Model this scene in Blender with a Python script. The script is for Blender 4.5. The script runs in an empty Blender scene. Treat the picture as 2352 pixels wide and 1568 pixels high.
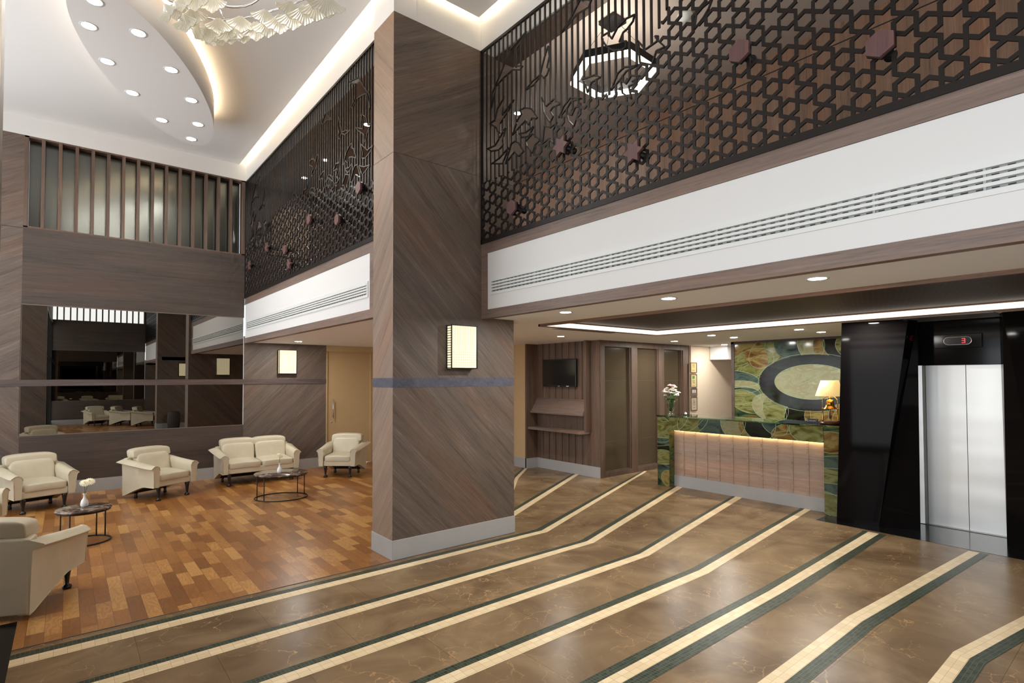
import bpy, bmesh, math, random
from mathutils import Vector, Matrix
random.seed(7)
PI = math.pi
sc = bpy.context.scene
COL = sc.collection

# ------------------------------------------------------------------ camera
H = 1.8
yaw, pitch, roll = math.radians(50.72975915), math.radians(1.44982676), math.radians(-0.14592222)
fw = Vector((math.cos(yaw)*math.cos(pitch), math.sin(yaw)*math.cos(pitch), math.sin(pitch)))
r0 = Vector((math.sin(yaw), -math.cos(yaw), 0)); u0 = r0.cross(fw)
rt = math.cos(roll)*r0 + math.sin(roll)*u0
up = -math.sin(roll)*r0 + math.cos(roll)*u0
cam = bpy.data.cameras.new('camera'); co = bpy.data.objects.new('camera', cam); COL.objects.link(co)
m = Matrix.Identity(4)
for i in range(3):
    m[i][0] = rt[i]; m[i][1] = up[i]; m[i][2] = -fw[i]
m[2][3] = H
co.matrix_world = m
cam.sensor_width = 36; cam.lens = 1249.86/2352*36
cam.shift_y = (836.18-784)/2352
cam.clip_start = 0.02; cam.clip_end = 200
sc.camera = co

# ------------------------------------------------------------------ world and exposure
w = bpy.data.worlds.new('sky'); sc.world = w; w.use_nodes = True
bg = w.node_tree.nodes['Background']
bg.inputs[0].default_value = (0.90, 0.95, 1.0, 1); bg.inputs[1].default_value = 2.95
sc.view_settings.view_transform = 'Standard'; sc.view_settings.look = 'None'
sc.view_settings.exposure = 0.2; sc.view_settings.gamma = 1.0; sc.view_settings.use_curve_mapping = False

def portal(name, loc, sx, sy, rot):
    l = bpy.data.lights.new(name, 'AREA'); l.shape = 'RECTANGLE'; l.size = sx; l.size_y = sy
    l.cycles.is_portal = True
    o = bpy.data.objects.new(name, l); COL.objects.link(o); o.location = loc; o.rotation_euler = rot
portal('window_daylight', (-0.62, -1.3, 2.0), 3.9, 8.4, (0, -PI/2, 0))
portal('window_daylight', (-2.35, 8.25, 2.9), 5.2, 5.1, (0, -PI/2, 0))
portal('window_daylight', (1.0, -5.85, 4.85), 3.1, 1.4, (PI/2, 0, 0))

# ------------------------------------------------------------------ materials
MATS = {}
def srgb(r, g, b):
    f = lambda c: (c/255/12.92) if c/255 <= .04045 else ((c/255+.055)/1.055)**2.4
    return (f(r), f(g), f(b), 1)
def newmat(name):
    mt = bpy.data.materials.new(name); mt.use_nodes = True
    return mt, mt.node_tree.nodes, mt.node_tree.links, mt.node_tree.nodes['Principled BSDF']
def plain(name, col, rough=.6, metal=0., spec=.5, trans=0., coat=0., noise=0.):
    if name in MATS: return MATS[name]
    mt, N, L, P = newmat(name)
    P.inputs['Base Color'].default_value = col; P.inputs['Roughness'].default_value = rough
    P.inputs['Metallic'].default_value = metal; P.inputs['Specular IOR Level'].default_value = spec
    P.inputs['Transmission Weight'].default_value = trans; P.inputs['Coat Weight'].default_value = coat
    if noise:
        tc = N.new('ShaderNodeTexCoord'); n = N.new('ShaderNodeTexNoise'); n.inputs['Scale'].default_value = 6
        n.inputs['Detail'].default_value = 6
        L.new(tc.outputs['Object'], n.inputs['Vector'])
        mx = N.new('ShaderNodeMix'); mx.data_type = 'RGBA'
        mx.inputs[6].default_value = tuple(c*(1-noise) for c in col[:3])+(1,)
        mx.inputs[7].default_value = tuple(min(1, c*(1+noise)) for c in col[:3])+(1,)
        L.new(n.outputs['Fac'], mx.inputs[0]); L.new(mx.outputs[2], P.inputs['Base Color'])
    MATS[name] = mt; return mt
def emis(name, col, s):
    if name in MATS: return MATS[name]
    mt, N, L, P = newmat(name)
    P.inputs['Base Color'].default_value = (.02, .02, .02, 1)
    P.inputs['Emission Color'].default_value = col; P.inputs['Emission Strength'].default_value = s
    MATS[name] = mt; return mt
def dot(N, L, src, v):
    d = N.new('ShaderNodeVectorMath'); d.operation = 'DOT_PRODUCT'; L.new(src, d.inputs[0]); d.inputs[1].default_value = v
    return d.outputs['Value']
def wood(name, g, n, cols=None, rough=.5, board=0, sc1=1.0, coord='Object', bump=.05):
    """g grain direction, n direction across the grain (in the face)"""
    if name in MATS: return MATS[name]
    cols = cols or [srgb(74, 63, 56), srgb(97, 84, 75), srgb(106, 91, 81), srgb(126, 113, 102)]
    mt, N, L, P = newmat(name)
    tc = N.new('ShaderNodeTexCoord'); g = Vector(g).normalized(); n = Vector(n).normalized(); t = g.cross(n)
    U = dot(N, L, tc.outputs[coord], g); V = dot(N, L, tc.outputs[coord], n); W = dot(N, L, tc.outputs[coord], t)
    def nz(su, sv, det=5, dist=.6):
        c = N.new('ShaderNodeCombineXYZ')
        for k, (o, s) in enumerate(((U, su), (V, sv), (W, sv))):
            mm = N.new('ShaderNodeMath'); mm.operation = 'MULTIPLY'; L.new(o, mm.inputs[0]); mm.inputs[1].default_value = s*sc1
            L.new(mm.outputs[0], c.inputs[k])
        q = N.new('ShaderNodeTexNoise'); q.inputs['Scale'].default_value = 1; q.inputs['Detail'].default_value = det
        q.inputs['Distortion'].default_value = dist; L.new(c.outputs[0], q.inputs['Vector']); return q.outputs['Fac']
    a = nz(.55, 9, 4, .7); b = nz(2.0, 55, 6, 1.0); c = nz(12, 300, 3, .3)
    mx = N.new('ShaderNodeMix'); mx.data_type = 'FLOAT'; mx.inputs[0].default_value = .5; L.new(a, mx.inputs[2]); L.new(b, mx.inputs[3])
    mx2 = N.new('ShaderNodeMix'); mx2.data_type = 'FLOAT'; mx2.inputs[0].default_value = .24; L.new(mx.outputs[0], mx2.inputs[2]); L.new(c, mx2.inputs[3])
    val = mx2.outputs[0]
    rp = N.new('ShaderNodeValToRGB'); e = rp.color_ramp.elements
    pos = [.36, .47, .55, .66]
    e[0].position = pos[0]; e[0].color = cols[0]; e[1].position = pos[3]; e[1].color = cols[3]
    for i in (1, 2):
        x = e.new(pos[i]); x.color = cols[i]
    L.new(val, rp.inputs[0])
    out = rp.outputs[0]
    # warm/grey drift
    d = nz(.5, 3.2, 2, .4)
    rr = N.new('ShaderNodeMapRange'); rr.inputs[1].default_value = .5; rr.inputs[2].default_value = .72; L.new(d, rr.inputs[0])
    m2 = N.new('ShaderNodeMix'); m2.data_type = 'RGBA'; m2.blend_type = 'MULTIPLY'
    m2.inputs[7].default_value = (1.10, .93, .82, 1)
    L.new(rr.outputs[0], m2.inputs[0]); L.new(out, m2.inputs[6]); out = m2.outputs[2]
    L.new(out, P.inputs['Base Color']); P.inputs['Roughness'].default_value = rough
    bp = N.new('ShaderNodeBump'); bp.inputs['Strength'].default_value = bump; bp.inputs['Distance'].default_value = .01
    L.new(val, bp.inputs['Height']); L.new(bp.outputs[0], P.inputs['Normal'])
    MATS[name] = mt; return mt
R2 = math.sqrt(.5)
W_BS = wood('oak_falling', (R2, 0, -R2), (R2, 0, R2))           # '\' on walls facing the lobby
W_SL = wood('oak_rising', (R2, 0, R2), (R2, 0, -R2))             # '/'
W_LS = wood('oak_rising_low', (.87, 0, .5), (.5, 0, -.87))
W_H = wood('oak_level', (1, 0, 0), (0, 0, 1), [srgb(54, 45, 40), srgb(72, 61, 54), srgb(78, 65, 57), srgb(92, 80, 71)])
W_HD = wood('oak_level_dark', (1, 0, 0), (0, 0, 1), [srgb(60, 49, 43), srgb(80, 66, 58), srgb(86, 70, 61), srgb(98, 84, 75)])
W_Y = wood('oak_level_along', (0, 1, 0), (0, 0, 1), [srgb(92, 78, 70), srgb(120, 102, 92), srgb(128, 108, 96), srgb(148, 130, 118)])
W_V = wood('oak_upright', (0, 0, 1), (1, .3, 0), [srgb(70, 55, 46), srgb(96, 78, 66), srgb(106, 84, 70), srgb(124, 105, 90)])
W_L45 = wood('oak_side_rising', (0, -R2*.8, R2), (0, R2, R2*.8), [srgb(112, 94, 80), srgb(138, 118, 102), srgb(146, 122, 103), srgb(160, 142, 126)])
W_L45b = wood('oak_side_falling', (0, -R2, -R2), (0, R2, -R2), [srgb(112, 94, 80), srgb(138, 118, 102), srgb(146, 122, 103), srgb(160, 142, 126)])
W_DESK = wood('oak_desk', (0, 1, 0), (0, 0, 1), [srgb(128, 108, 96), srgb(162, 140, 126), srgb(170, 146, 130), srgb(192, 174, 158)])
W_BACK = wood('oak_gallery', (0, 0, 1), (0, 1, 0), [srgb(104, 82, 68), srgb(142, 114, 95), srgb(154, 120, 98), srgb(178, 148, 124)])
W_BLUE = wood('oak_blue_band', (1, 1, 0), (0, 0, 1), [srgb(58, 58, 68), srgb(78, 78, 90), srgb(86, 86, 98), srgb(104, 106, 118)])
W_BAND = wood('oak_dark_band', (1, 0, 0), (0, 0, 1), [srgb(62, 52, 50), srgb(82, 70, 66), srgb(90, 76, 72), srgb(104, 92, 88)])
W_PURP = wood('oak_plum', (0, 0, 1), (0, 1, 0), [srgb(76, 52, 54), srgb(98, 70, 70), srgb(106, 74, 70), srgb(120, 90, 86)])
PL = plain('stone_plinth', srgb(168, 166, 164), .35, noise=.08)
WHITE = plain('white_plaster', srgb(226, 224, 221), .75)
CEIL = plain('ceiling_paint', srgb(238, 235, 231), .8)
CREAM = plain('cream_paint', srgb(214, 196, 172), .7)
TAN = plain('tan_panel', srgb(196, 168, 124), .5, noise=.05)
TAND = plain('tan_door', srgb(188, 158, 114), .45, noise=.05)
BLK = plain('black_granite', (.006, .006, .006, 1), .09, 0, .25)
BLKG = plain('black_glass', (.006, .005, .005, 1), .05, 0, .07)
BLKF = plain('black_floor_stone', (.008, .008, .008, 1), .14, 0, .3)
LAT = plain('bronze_black_metal', srgb(34, 28, 25), .42, .1, .35)
BMET = plain('black_metal', (.012, .011, .011, 1), .4, .3)
BLEG = plain('black_lacquer', (.01, .009, .009, 1), .25)
STEEL = plain('chrome', (.7, .7, .7, 1), .2, 1)
BRASS = plain('brass', srgb(214, 165, 82), .2, 1)
MAHO = plain('mahogany', srgb(70, 30, 20), .3)
GREYM = plain('grille_metal', srgb(165, 170, 166), .45, .2)
WMET = plain('white_metal', srgb(226, 226, 222), .45)
DARK = plain('dark_void', (.02, .02, .02, 1), .8)
PORC = plain('white_porcelain', srgb(238, 236, 230), .15)
STEM = plain('stem_green', srgb(82, 112, 50), .5)
LEAFM = plain('leaf_green', srgb(58, 92, 40), .5)
LENS = emis('downlight_glow', (1, .97, .91, 1), 640)
LENSO = emis('oval_downlight_glow', (1, .94, .85, 1), 170)
LED = emis('led_warm', (1, .84, .60, 1), 20)
LEDC = emis('led_ceiling', (1, .88, .74, 1), 1.7)
LEDD = emis('led_desk', (1, .74, .36, 1), 22)
HEXL = emis('pendant_glow', (1, .93, .72, 1), 4)
RED = emis('red_digit', (1, .05, .05, 1), 1.5)

def leather():
    mt, N, L, P = newmat('cream_leather')
    tc = N.new('ShaderNodeTexCoord'); n = N.new('ShaderNodeTexNoise'); n.inputs['Scale'].default_value = 3.5
    L.new(tc.outputs['Object'], n.inputs[0])
    rp = N.new('ShaderNodeValToRGB'); rp.color_ramp.elements[0].color = srgb(190, 178, 152); rp.color_ramp.elements[1].color = srgb(212, 201, 176)
    L.new(n.outputs[0], rp.inputs[0]); L.new(rp.outputs[0], P.inputs['Base Color'])
    P.inputs['Roughness'].default_value = .42
    n2 = N.new('ShaderNodeTexNoise'); n2.inputs['Scale'].default_value = 9; n2.inputs['Detail'].default_value = 3
    L.new(tc.outputs['Object'], n2.inputs[0])
    b = N.new('ShaderNodeBump'); b.inputs['Strength'].default_value = .25; b.inputs['Distance'].default_value = .02
    L.new(n2.outputs[0], b.inputs['Height']); L.new(b.outputs[0], P.inputs['Normal'])
    return mt
LEATH = leather()

def parquet():
    mt, N, L, P = newmat('parquet')
    tc = N.new('ShaderNodeTexCoord')
    mp = N.new('ShaderNodeMapping'); mp.inputs['Rotation'].default_value = (0, 0, PI/2); L.new(tc.outputs['Object'], mp.inputs[0])
    br = N.new('ShaderNodeTexBrick'); br.offset = .43; br.offset_frequency = 3; br.squash = .8; br.squash_frequency = 2
    br.inputs['Scale'].default_value = 1; br.inputs['Brick Width'].default_value = .46; br.inputs['Row Height'].default_value = .1
    br.inputs['Mortar Size'].default_value = .0012; br.inputs['Mortar Smooth'].default_value = 0; br.inputs['Bias'].default_value = 0
    br.inputs['Color1'].default_value = (0, 0, 0, 1); br.inputs['Color2'].default_value = (1, 1, 1, 1); br.inputs['Mortar'].default_value = (.3, .3, .3, 1)
    L.new(mp.outputs[0], br.inputs[0])
    # grain swirled inside each board
    mul = N.new('ShaderNodeMapping'); mul.inputs['Scale'].default_value = (9, 2.2, 1); L.new(tc.outputs['Object'], mul.inputs[0])
    add = N.new('ShaderNodeVectorMath'); add.operation = 'ADD'
    ms = N.new('ShaderNodeVectorMath'); ms.operation = 'SCALE'; ms.inputs['Scale'].default_value = 37
    L.new(br.outputs['Color'], ms.inputs[0]); L.new(mul.outputs[0], add.inputs[0]); L.new(ms.outputs[0], add.inputs[1])
    n = N.new('ShaderNodeTexNoise'); n.inputs['Scale'].default_value = 1; n.inputs['Detail'].default_value = 2; L.new(add.outputs[0], n.inputs[0])
    wv = N.new('ShaderNodeMath'); wv.operation = 'MULTIPLY'; wv.inputs[1].default_value = 70; L.new(n.outputs[0], wv.inputs[0])
    sn = N.new('ShaderNodeMath'); sn.operation = 'SINE'; L.new(wv.outputs[0], sn.inputs[0])
    rp = N.new('ShaderNodeValToRGB'); e = rp.color_ramp.elements
    e[0].position = 0; e[0].color = srgb(126, 80, 40); e[1].position = 1; e[1].color = srgb(196, 146, 84)
    x = e.new(.35); x.color = srgb(148, 96, 48); x = e.new(.7); x.color = srgb(166, 114, 60)
    mm = N.new('ShaderNodeMath'); mm.operation = 'MULTIPLY_ADD'; mm.inputs[1].default_value = .09
    L.new(sn.outputs[0], mm.inputs[0]); L.new(br.outputs['Color'], mm.inputs[2]); L.new(mm.outputs[0], rp.inputs[0])
    dk = N.new('ShaderNodeMix'); dk.data_type = 'RGBA'; dk.blend_type = 'MULTIPLY'; dk.inputs[7].default_value = (.45, .4, .35, 1)
    L.new(br.outputs['Fac'], dk.inputs[0]); L.new(rp.outputs[0], dk.inputs[6])
    L.new(dk.outputs[2], P.inputs['Base Color']); P.inputs['Roughness'].default_value = .3
    return mt
PARQ = parquet()

def marble():
    mt, N, L, P = newmat('brown_marble')
    tc = N.new('ShaderNodeTexCoord')
    n = N.new('ShaderNodeTexNoise'); n.inputs['Scale'].default_value = 1.6; n.inputs['Detail'].default_value = 8; n.inputs['Distortion'].default_value = 1.2
    L.new(tc.outputs['Object'], n.inputs[0])
    rp = N.new('ShaderNodeValToRGB'); e = rp.color_ramp.elements
    e[0].position = .3; e[0].color = srgb(104, 82, 58); e[1].position = .7; e[1].color = srgb(146, 122, 92)
    L.new(n.outputs[0], rp.inputs[0])
    # veins
    n1 = N.new('ShaderNodeTexNoise'); n1.inputs['Scale'].default_value = 1.4; n1.inputs['Detail'].default_value = 7; L.new(tc.outputs['Object'], n1.inputs[0])
    ad = N.new('ShaderNodeVectorMath'); ad.operation = 'MULTIPLY_ADD'; ad.inputs[1].default_value = (1.3, 1.3, 1.3)
    L.new(n1.outputs['Color'], ad.inputs[0]); L.new(tc.outputs['Object'], ad.inputs[2])
    v = N.new('ShaderNodeTexVoronoi'); v.feature = 'DISTANCE_TO_EDGE'; v.inputs['Scale'].default_value = 3.4; L.new(ad.outputs[0], v.inputs[0])
    vr = N.new('ShaderNodeMapRange'); vr.inputs[1].default_value = 0; vr.inputs[2].default_value = .014; vr.inputs[3].default_value = 1; vr.inputs[4].default_value = 0
    L.new(v.outputs['Distance'], vr.inputs[0])
    n3 = N.new('ShaderNodeTexNoise'); n3.inputs['Scale'].default_value = 2.5; n3.inputs['Detail'].default_value = 4; L.new(tc.outputs['Object'], n3.inputs[0])
    n3r = N.new('ShaderNodeMapRange'); n3r.inputs[1].default_value = .42; n3r.inputs[2].default_value = .62; L.new(n3.outputs[0], n3r.inputs[0])
    mu = N.new('ShaderNodeMath'); mu.operation = 'MULTIPLY'; L.new(vr.outputs[0], mu.inputs[0]); L.new(n3r.outputs[0], mu.inputs[1])
    mx = N.new('ShaderNodeMix'); mx.data_type = 'RGBA'; mx.inputs[7].default_value = srgb(188, 148, 104)
    L.new(mu.outputs[0], mx.inputs[0]); L.new(rp.outputs[0], mx.inputs[6])
    # slab joints
    br = N.new('ShaderNodeTexBrick'); br.offset = .5; br.inputs['Scale'].default_value = 1; br.inputs['Brick Width'].default_value = .78
    br.inputs['Row Height'].default_value = .70; br.inputs['Mortar Size'].default_value = .0016; br.inputs['Mortar Smooth'].default_value = 0
    br.inputs['Color1'].default_value = (.9, .9, .9, 1); br.inputs['Color2'].default_value = (1.08, 1.08, 1.08, 1); br.inputs['Mortar'].default_value = (.55, .52, .48, 1)
    L.new(tc.outputs['Object'], br.inputs[0])
    m3 = N.new('ShaderNodeMix'); m3.data_type = 'RGBA'; m3.blend_type = 'MULTIPLY'; m3.inputs[0].default_value = 1
    L.new(mx.outputs[2], m3.inputs[6]); L.new(br.outputs['Color'], m3.inputs[7])
    L.new(m3.outputs[2], P.inputs['Base Color']); P.inputs['Roughness'].default_value = .27; P.inputs['Specular IOR Level'].default_value = .12
    return mt
MARB = marble()

def mosaic(name, c1, c2, mort, size, rough):
    mt, N, L, P = newmat(name)
    tc = N.new('ShaderNodeTexCoord'); br = N.new('ShaderNodeTexBrick'); br.offset = 0; br.inputs['Scale'].default_value = 1
    br.inputs['Brick Width'].default_value = size[0]; br.inputs['Row Height'].default_value = size[1]
    br.inputs['Mortar Size'].default_value = size[2]; br.inputs['Mortar Smooth'].default_value = 0
    br.inputs['Color1'].default_value = c1; br.inputs['Color2'].default_value = c2; br.inputs['Mortar'].default_value = mort
    L.new(tc.outputs['UV'], br.inputs[0]); L.new(br.outputs['Color'], P.inputs['Base Color']); P.inputs['Roughness'].default_value = rough; P.inputs['Specular IOR Level'].default_value = .12
    return mt
MW = mosaic('cream_mosaic', srgb(236, 214, 176), srgb(222, 198, 158), srgb(180, 152, 112), (.072, .048, .0010), .32)
MG = mosaic('green_mosaic', srgb(34, 46, 38), srgb(62, 74, 62), srgb(112, 106, 84), (.024, .024, .0010), .36)
BB = None

def mirror_mat(name, c, r=.0):
    mt, N, L, P = newmat(name)
    P.inputs['Base Color'].default_value = c; P.inputs['Metallic'].default_value = 1; P.inputs['Roughness'].default_value = r
    return mt
MIR = mirror_mat('bronze_mirror', (.30, .285, .26, 1))
MIRG = mirror_mat('grey_tinted_glass', (.125, .13, .12, 1), .22)

def steel_brushed():
    mt, N, L, P = newmat('brushed_steel')
    tc = N.new('ShaderNodeTexCoord'); mp = N.new('ShaderNodeMapping'); mp.inputs['Scale'].default_value = (1, 400, 3); L.new(tc.outputs['Object'], mp.inputs[0])
    n = N.new('ShaderNodeTexNoise'); n.inputs['Scale'].default_value = 1; L.new(mp.outputs[0], n.inputs[0])
    P.inputs['Base Color'].default_value = (.84, .84, .82, 1); P.inputs['Metallic'].default_value = 1
    mr = N.new('ShaderNodeMapRange'); mr.inputs[3].default_value = .36; mr.inputs[4].default_value = .46
    L.new(n.outputs[0], mr.inputs[0]); L.new(mr.outputs[0], P.inputs['Roughness'])
    mp2 = N.new('ShaderNodeMapping'); mp2.inputs['Scale'].default_value = (1, .6, 2.2); L.new(tc.outputs['Object'], mp2.inputs[0])
    n2 = N.new('ShaderNodeTexNoise'); n2.inputs['Scale'].default_value = 1.2; n2.inputs['Detail'].default_value = 1; L.new(mp2.outputs[0], n2.inputs[0])
    b = N.new('ShaderNodeBump'); b.inputs['Strength'].default_value = .3; b.inputs['Distance'].default_value = .03; L.new(n2.outputs[0], b.inputs['Height'])
    L.new(b.outputs[0], P.inputs['Normal'])
    return mt
BSTEEL = steel_brushed()

def artglass(name, cols, seed, scale=3.2, stretch=(1, 1, 2.2)):
    mt, N, L, P = newmat(name)
    tc = N.new('ShaderNodeTexCoord'); mp = N.new('ShaderNodeMapping'); mp.inputs['Scale'].default_value = stretch; mp.inputs['Location'].default_value = (seed, seed*2.3, seed*.7)
    L.new(tc.outputs['Object'], mp.inputs[0])
    n = N.new('ShaderNodeTexNoise'); n.inputs['Scale'].default_value = scale; n.inputs['Detail'].default_value = 4; n.inputs['Distortion'].default_value = 1.3
    n.inputs['Roughness'].default_value = .55
    L.new(mp.outputs[0], n.inputs[0])
    rp = N.new('ShaderNodeValToRGB'); e = rp.color_ramp.elements
    k = len(cols)
    e[0].position = .3; e[0].color = cols[0]; e[1].position = .7; e[1].color = cols[-1]
    for i in range(1, k-1):
        x = e.new(.3+.4*i/(k-1)); x.color = cols[i]
    L.new(n.outputs[0], rp.inputs[0]); L.new(rp.outputs[0], P.inputs['Base Color'])
    P.inputs['Roughness'].default_value = .1; P.inputs['Specular IOR Level'].default_value = .25
    return mt
AG_BASE = artglass('glass_olive', [srgb(24, 34, 26), srgb(52, 68, 48), srgb(84, 94, 46), srgb(98, 74, 34), srgb(58, 74, 60)], 1)
AG_LEAF = artglass('glass_leaf', [srgb(70, 54, 28), srgb(100, 102, 54), srgb(128, 128, 82), srgb(74, 72, 38)], 5)
AG_BLUE = artglass('glass_teal', [srgb(26, 36, 34), srgb(58, 72, 66), srgb(78, 92, 80), srgb(38, 48, 42)], 9)
AG_AMB = artglass('glass_amber', [srgb(78, 46, 22), srgb(116, 88, 44), srgb(142, 126, 74), srgb(84, 70, 36)], 13)
AG_DARK = artglass('glass_plum', [srgb(12, 10, 12), srgb(28, 20, 20), srgb(26, 34, 18), srgb(40, 42, 22)], 17)
AG_PALE = artglass('glass_pale', [srgb(112, 110, 78), srgb(140, 140, 106), srgb(132, 124, 90), srgb(152, 154, 120)], 21)
AG_LINE = plain('glass_line', srgb(140, 158, 124), .3)

def sconce_mat():
    mt, N, L, P = newmat('sconce_shade')
    tc = N.new('ShaderNodeTexCoord'); sp = N.new('ShaderNodeSeparateXYZ'); L.new(tc.outputs['Object'], sp.inputs[0])
    mp = N.new('ShaderNodeMapping'); mp.inputs['Rotation'].default_value = (PI/2, 0, 0); L.new(tc.outputs['Object'], mp.inputs[0])
    v = N.new('ShaderNodeTexVoronoi'); v.voronoi_dimensions = '2D'; v.feature = 'DISTANCE_TO_EDGE'; v.inputs['Scale'].default_value = 36; v.inputs['Randomness'].default_value = .15
    L.new(mp.outputs[0], v.inputs[0])
    vr = N.new('ShaderNodeMapRange'); vr.inputs[1].default_value = .03; vr.inputs[2].default_value = .12; vr.inputs[3].default_value = .35; vr.inputs[4].default_value = 1; L.new(v.outputs['Distance'], vr.inputs[0])
    s = N.new('ShaderNodeMath'); s.operation = 'MULTIPLY'; s.inputs[1].default_value = 300; L.new(sp.outputs['X'], s.inputs[0])
    sn = N.new('ShaderNodeMath'); sn.operation = 'SINE'; L.new(s.outputs[0], sn.inputs[0])
    sr = N.new('ShaderNodeMapRange'); sr.inputs[1].default_value = -1; sr.inputs[2].default_value = .2; sr.inputs[3].default_value = .5; sr.inputs[4].default_value = 1; L.new(sn.outputs[0], sr.inputs[0])
    zr = N.new('ShaderNodeMapRange'); zr.inputs[1].default_value = .16; zr.inputs[2].default_value = .26; L.new(sp.outputs['Z'], zr.inputs[0])
    mx = N.new('ShaderNodeMix'); mx.data_type = 'FLOAT'; L.new(zr.outputs[0], mx.inputs[0]); L.new(vr.outputs[0], mx.inputs[2]); L.new(sr.outputs[0], mx.inputs[3])
    st = N.new('ShaderNodeMath'); st.operation = 'MULTIPLY'; st.inputs[1].default_value = 1.0; L.new(mx.outputs[0], st.inputs[0])
    P.inputs['Base Color'].default_value = (.3, .28, .2, 1); P.inputs['Emission Color'].default_value = (1, .88, .58, 1)
    L.new(st.outputs[0], P.inputs['Emission Strength'])
    return mt
SCON = sconce_mat()

def panel_perf():
    mt, N, L, P = newmat('perforated_bronze_panel')
    tc = N.new('ShaderNodeTexCoord')
    mp = N.new('ShaderNodeMapping'); mp.inputs['Rotation'].default_value = (0, 0, math.radians(35)); L.new(tc.outputs['Object'], mp.inputs[0])
    br = N.new('ShaderNodeTexBrick'); br.inputs['Scale'].default_value = 1; br.inputs['Brick Width'].default_value = .055; br.inputs['Row Height'].default_value = .035
    br.inputs['Mortar Size'].default_value = .011; br.inputs['Mortar Smooth'].default_value = 0
    br.inputs['Color1'].default_value = srgb(38, 31, 26); br.inputs['Color2'].default_value = srgb(50, 40, 34); br.inputs['Mortar'].default_value = srgb(80, 64, 53)
    L.new(mp.outputs[0], br.inputs[0])
    n = N.new('ShaderNodeTexNoise'); n.inputs['Scale'].default_value = 1.2; L.new(tc.outputs['Object'], n.inputs[0])
    m_ = N.new('ShaderNodeMix'); m_.data_type = 'RGBA'; m_.blend_type = 'MULTIPLY'; m_.inputs[0].default_value = .5
    L.new(br.outputs['Color'], m_.inputs[6]); L.new(n.outputs['Color'], m_.inputs[7]); L.new(m_.outputs[2], P.inputs['Base Color'])
    P.inputs['Roughness'].default_value = .55; P.inputs['Specular IOR Level'].default_value = .3
    return mt
PERF = panel_perf()
def table_marble():
    mt, N, L, P = newmat('emperador_marble')
    tc = N.new('ShaderNodeTexCoord'); n = N.new('ShaderNodeTexNoise'); n.inputs['Scale'].default_value = 7; n.inputs['Detail'].default_value = 8; n.inputs['Distortion'].default_value = 2
    L.new(tc.outputs['Object'], n.inputs[0])
    rp = N.new('ShaderNodeValToRGB'); e = rp.color_ramp.elements; e[0].position = .38; e[0].color = srgb(58, 44, 36); e[1].position = .62; e[1].color = srgb(150, 132, 116)
    x = e.new(.5); x.color = srgb(92, 74, 62)
    L.new(n.outputs[0], rp.inputs[0]); L.new(rp.outputs[0], P.inputs['Base Color']); P.inputs['Roughness'].default_value = .12
    return mt
TMARB = table_marble()
def glassm(name, col, rough=0., alpha=None):
    mt, N, L, P = newmat(name)
    P.inputs['Base Color'].default_value = col; P.inputs['Roughness'].default_value = rough; P.inputs['Transmission Weight'].default_value = 1; P.inputs['IOR'].default_value = 1.45
    return mt
GLASS = glassm('clear_glass', (.94, .98, .95, 1))
GGLASS = glassm('green_glass', (.35, .62, .45, 1))
BRGL = plain('brown_back_painted_glass', srgb(84, 72, 56), .12)
def shell_glass():
    mt, N, L, P = newmat('frosted_shell_glass')
    P.inputs['Base Color'].default_value = (.80, .77, .66, 1); P.inputs['Roughness'].default_value = .3
    P.inputs['Transmission Weight'].default_value = .35; P.inputs['Subsurface Weight'].default_value = 0
    P.inputs['Emission Color'].default_value = (1, .9, .68, 1); P.inputs['Emission Strength'].default_value = .05
    return mt
SHELL = shell_glass()

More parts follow.
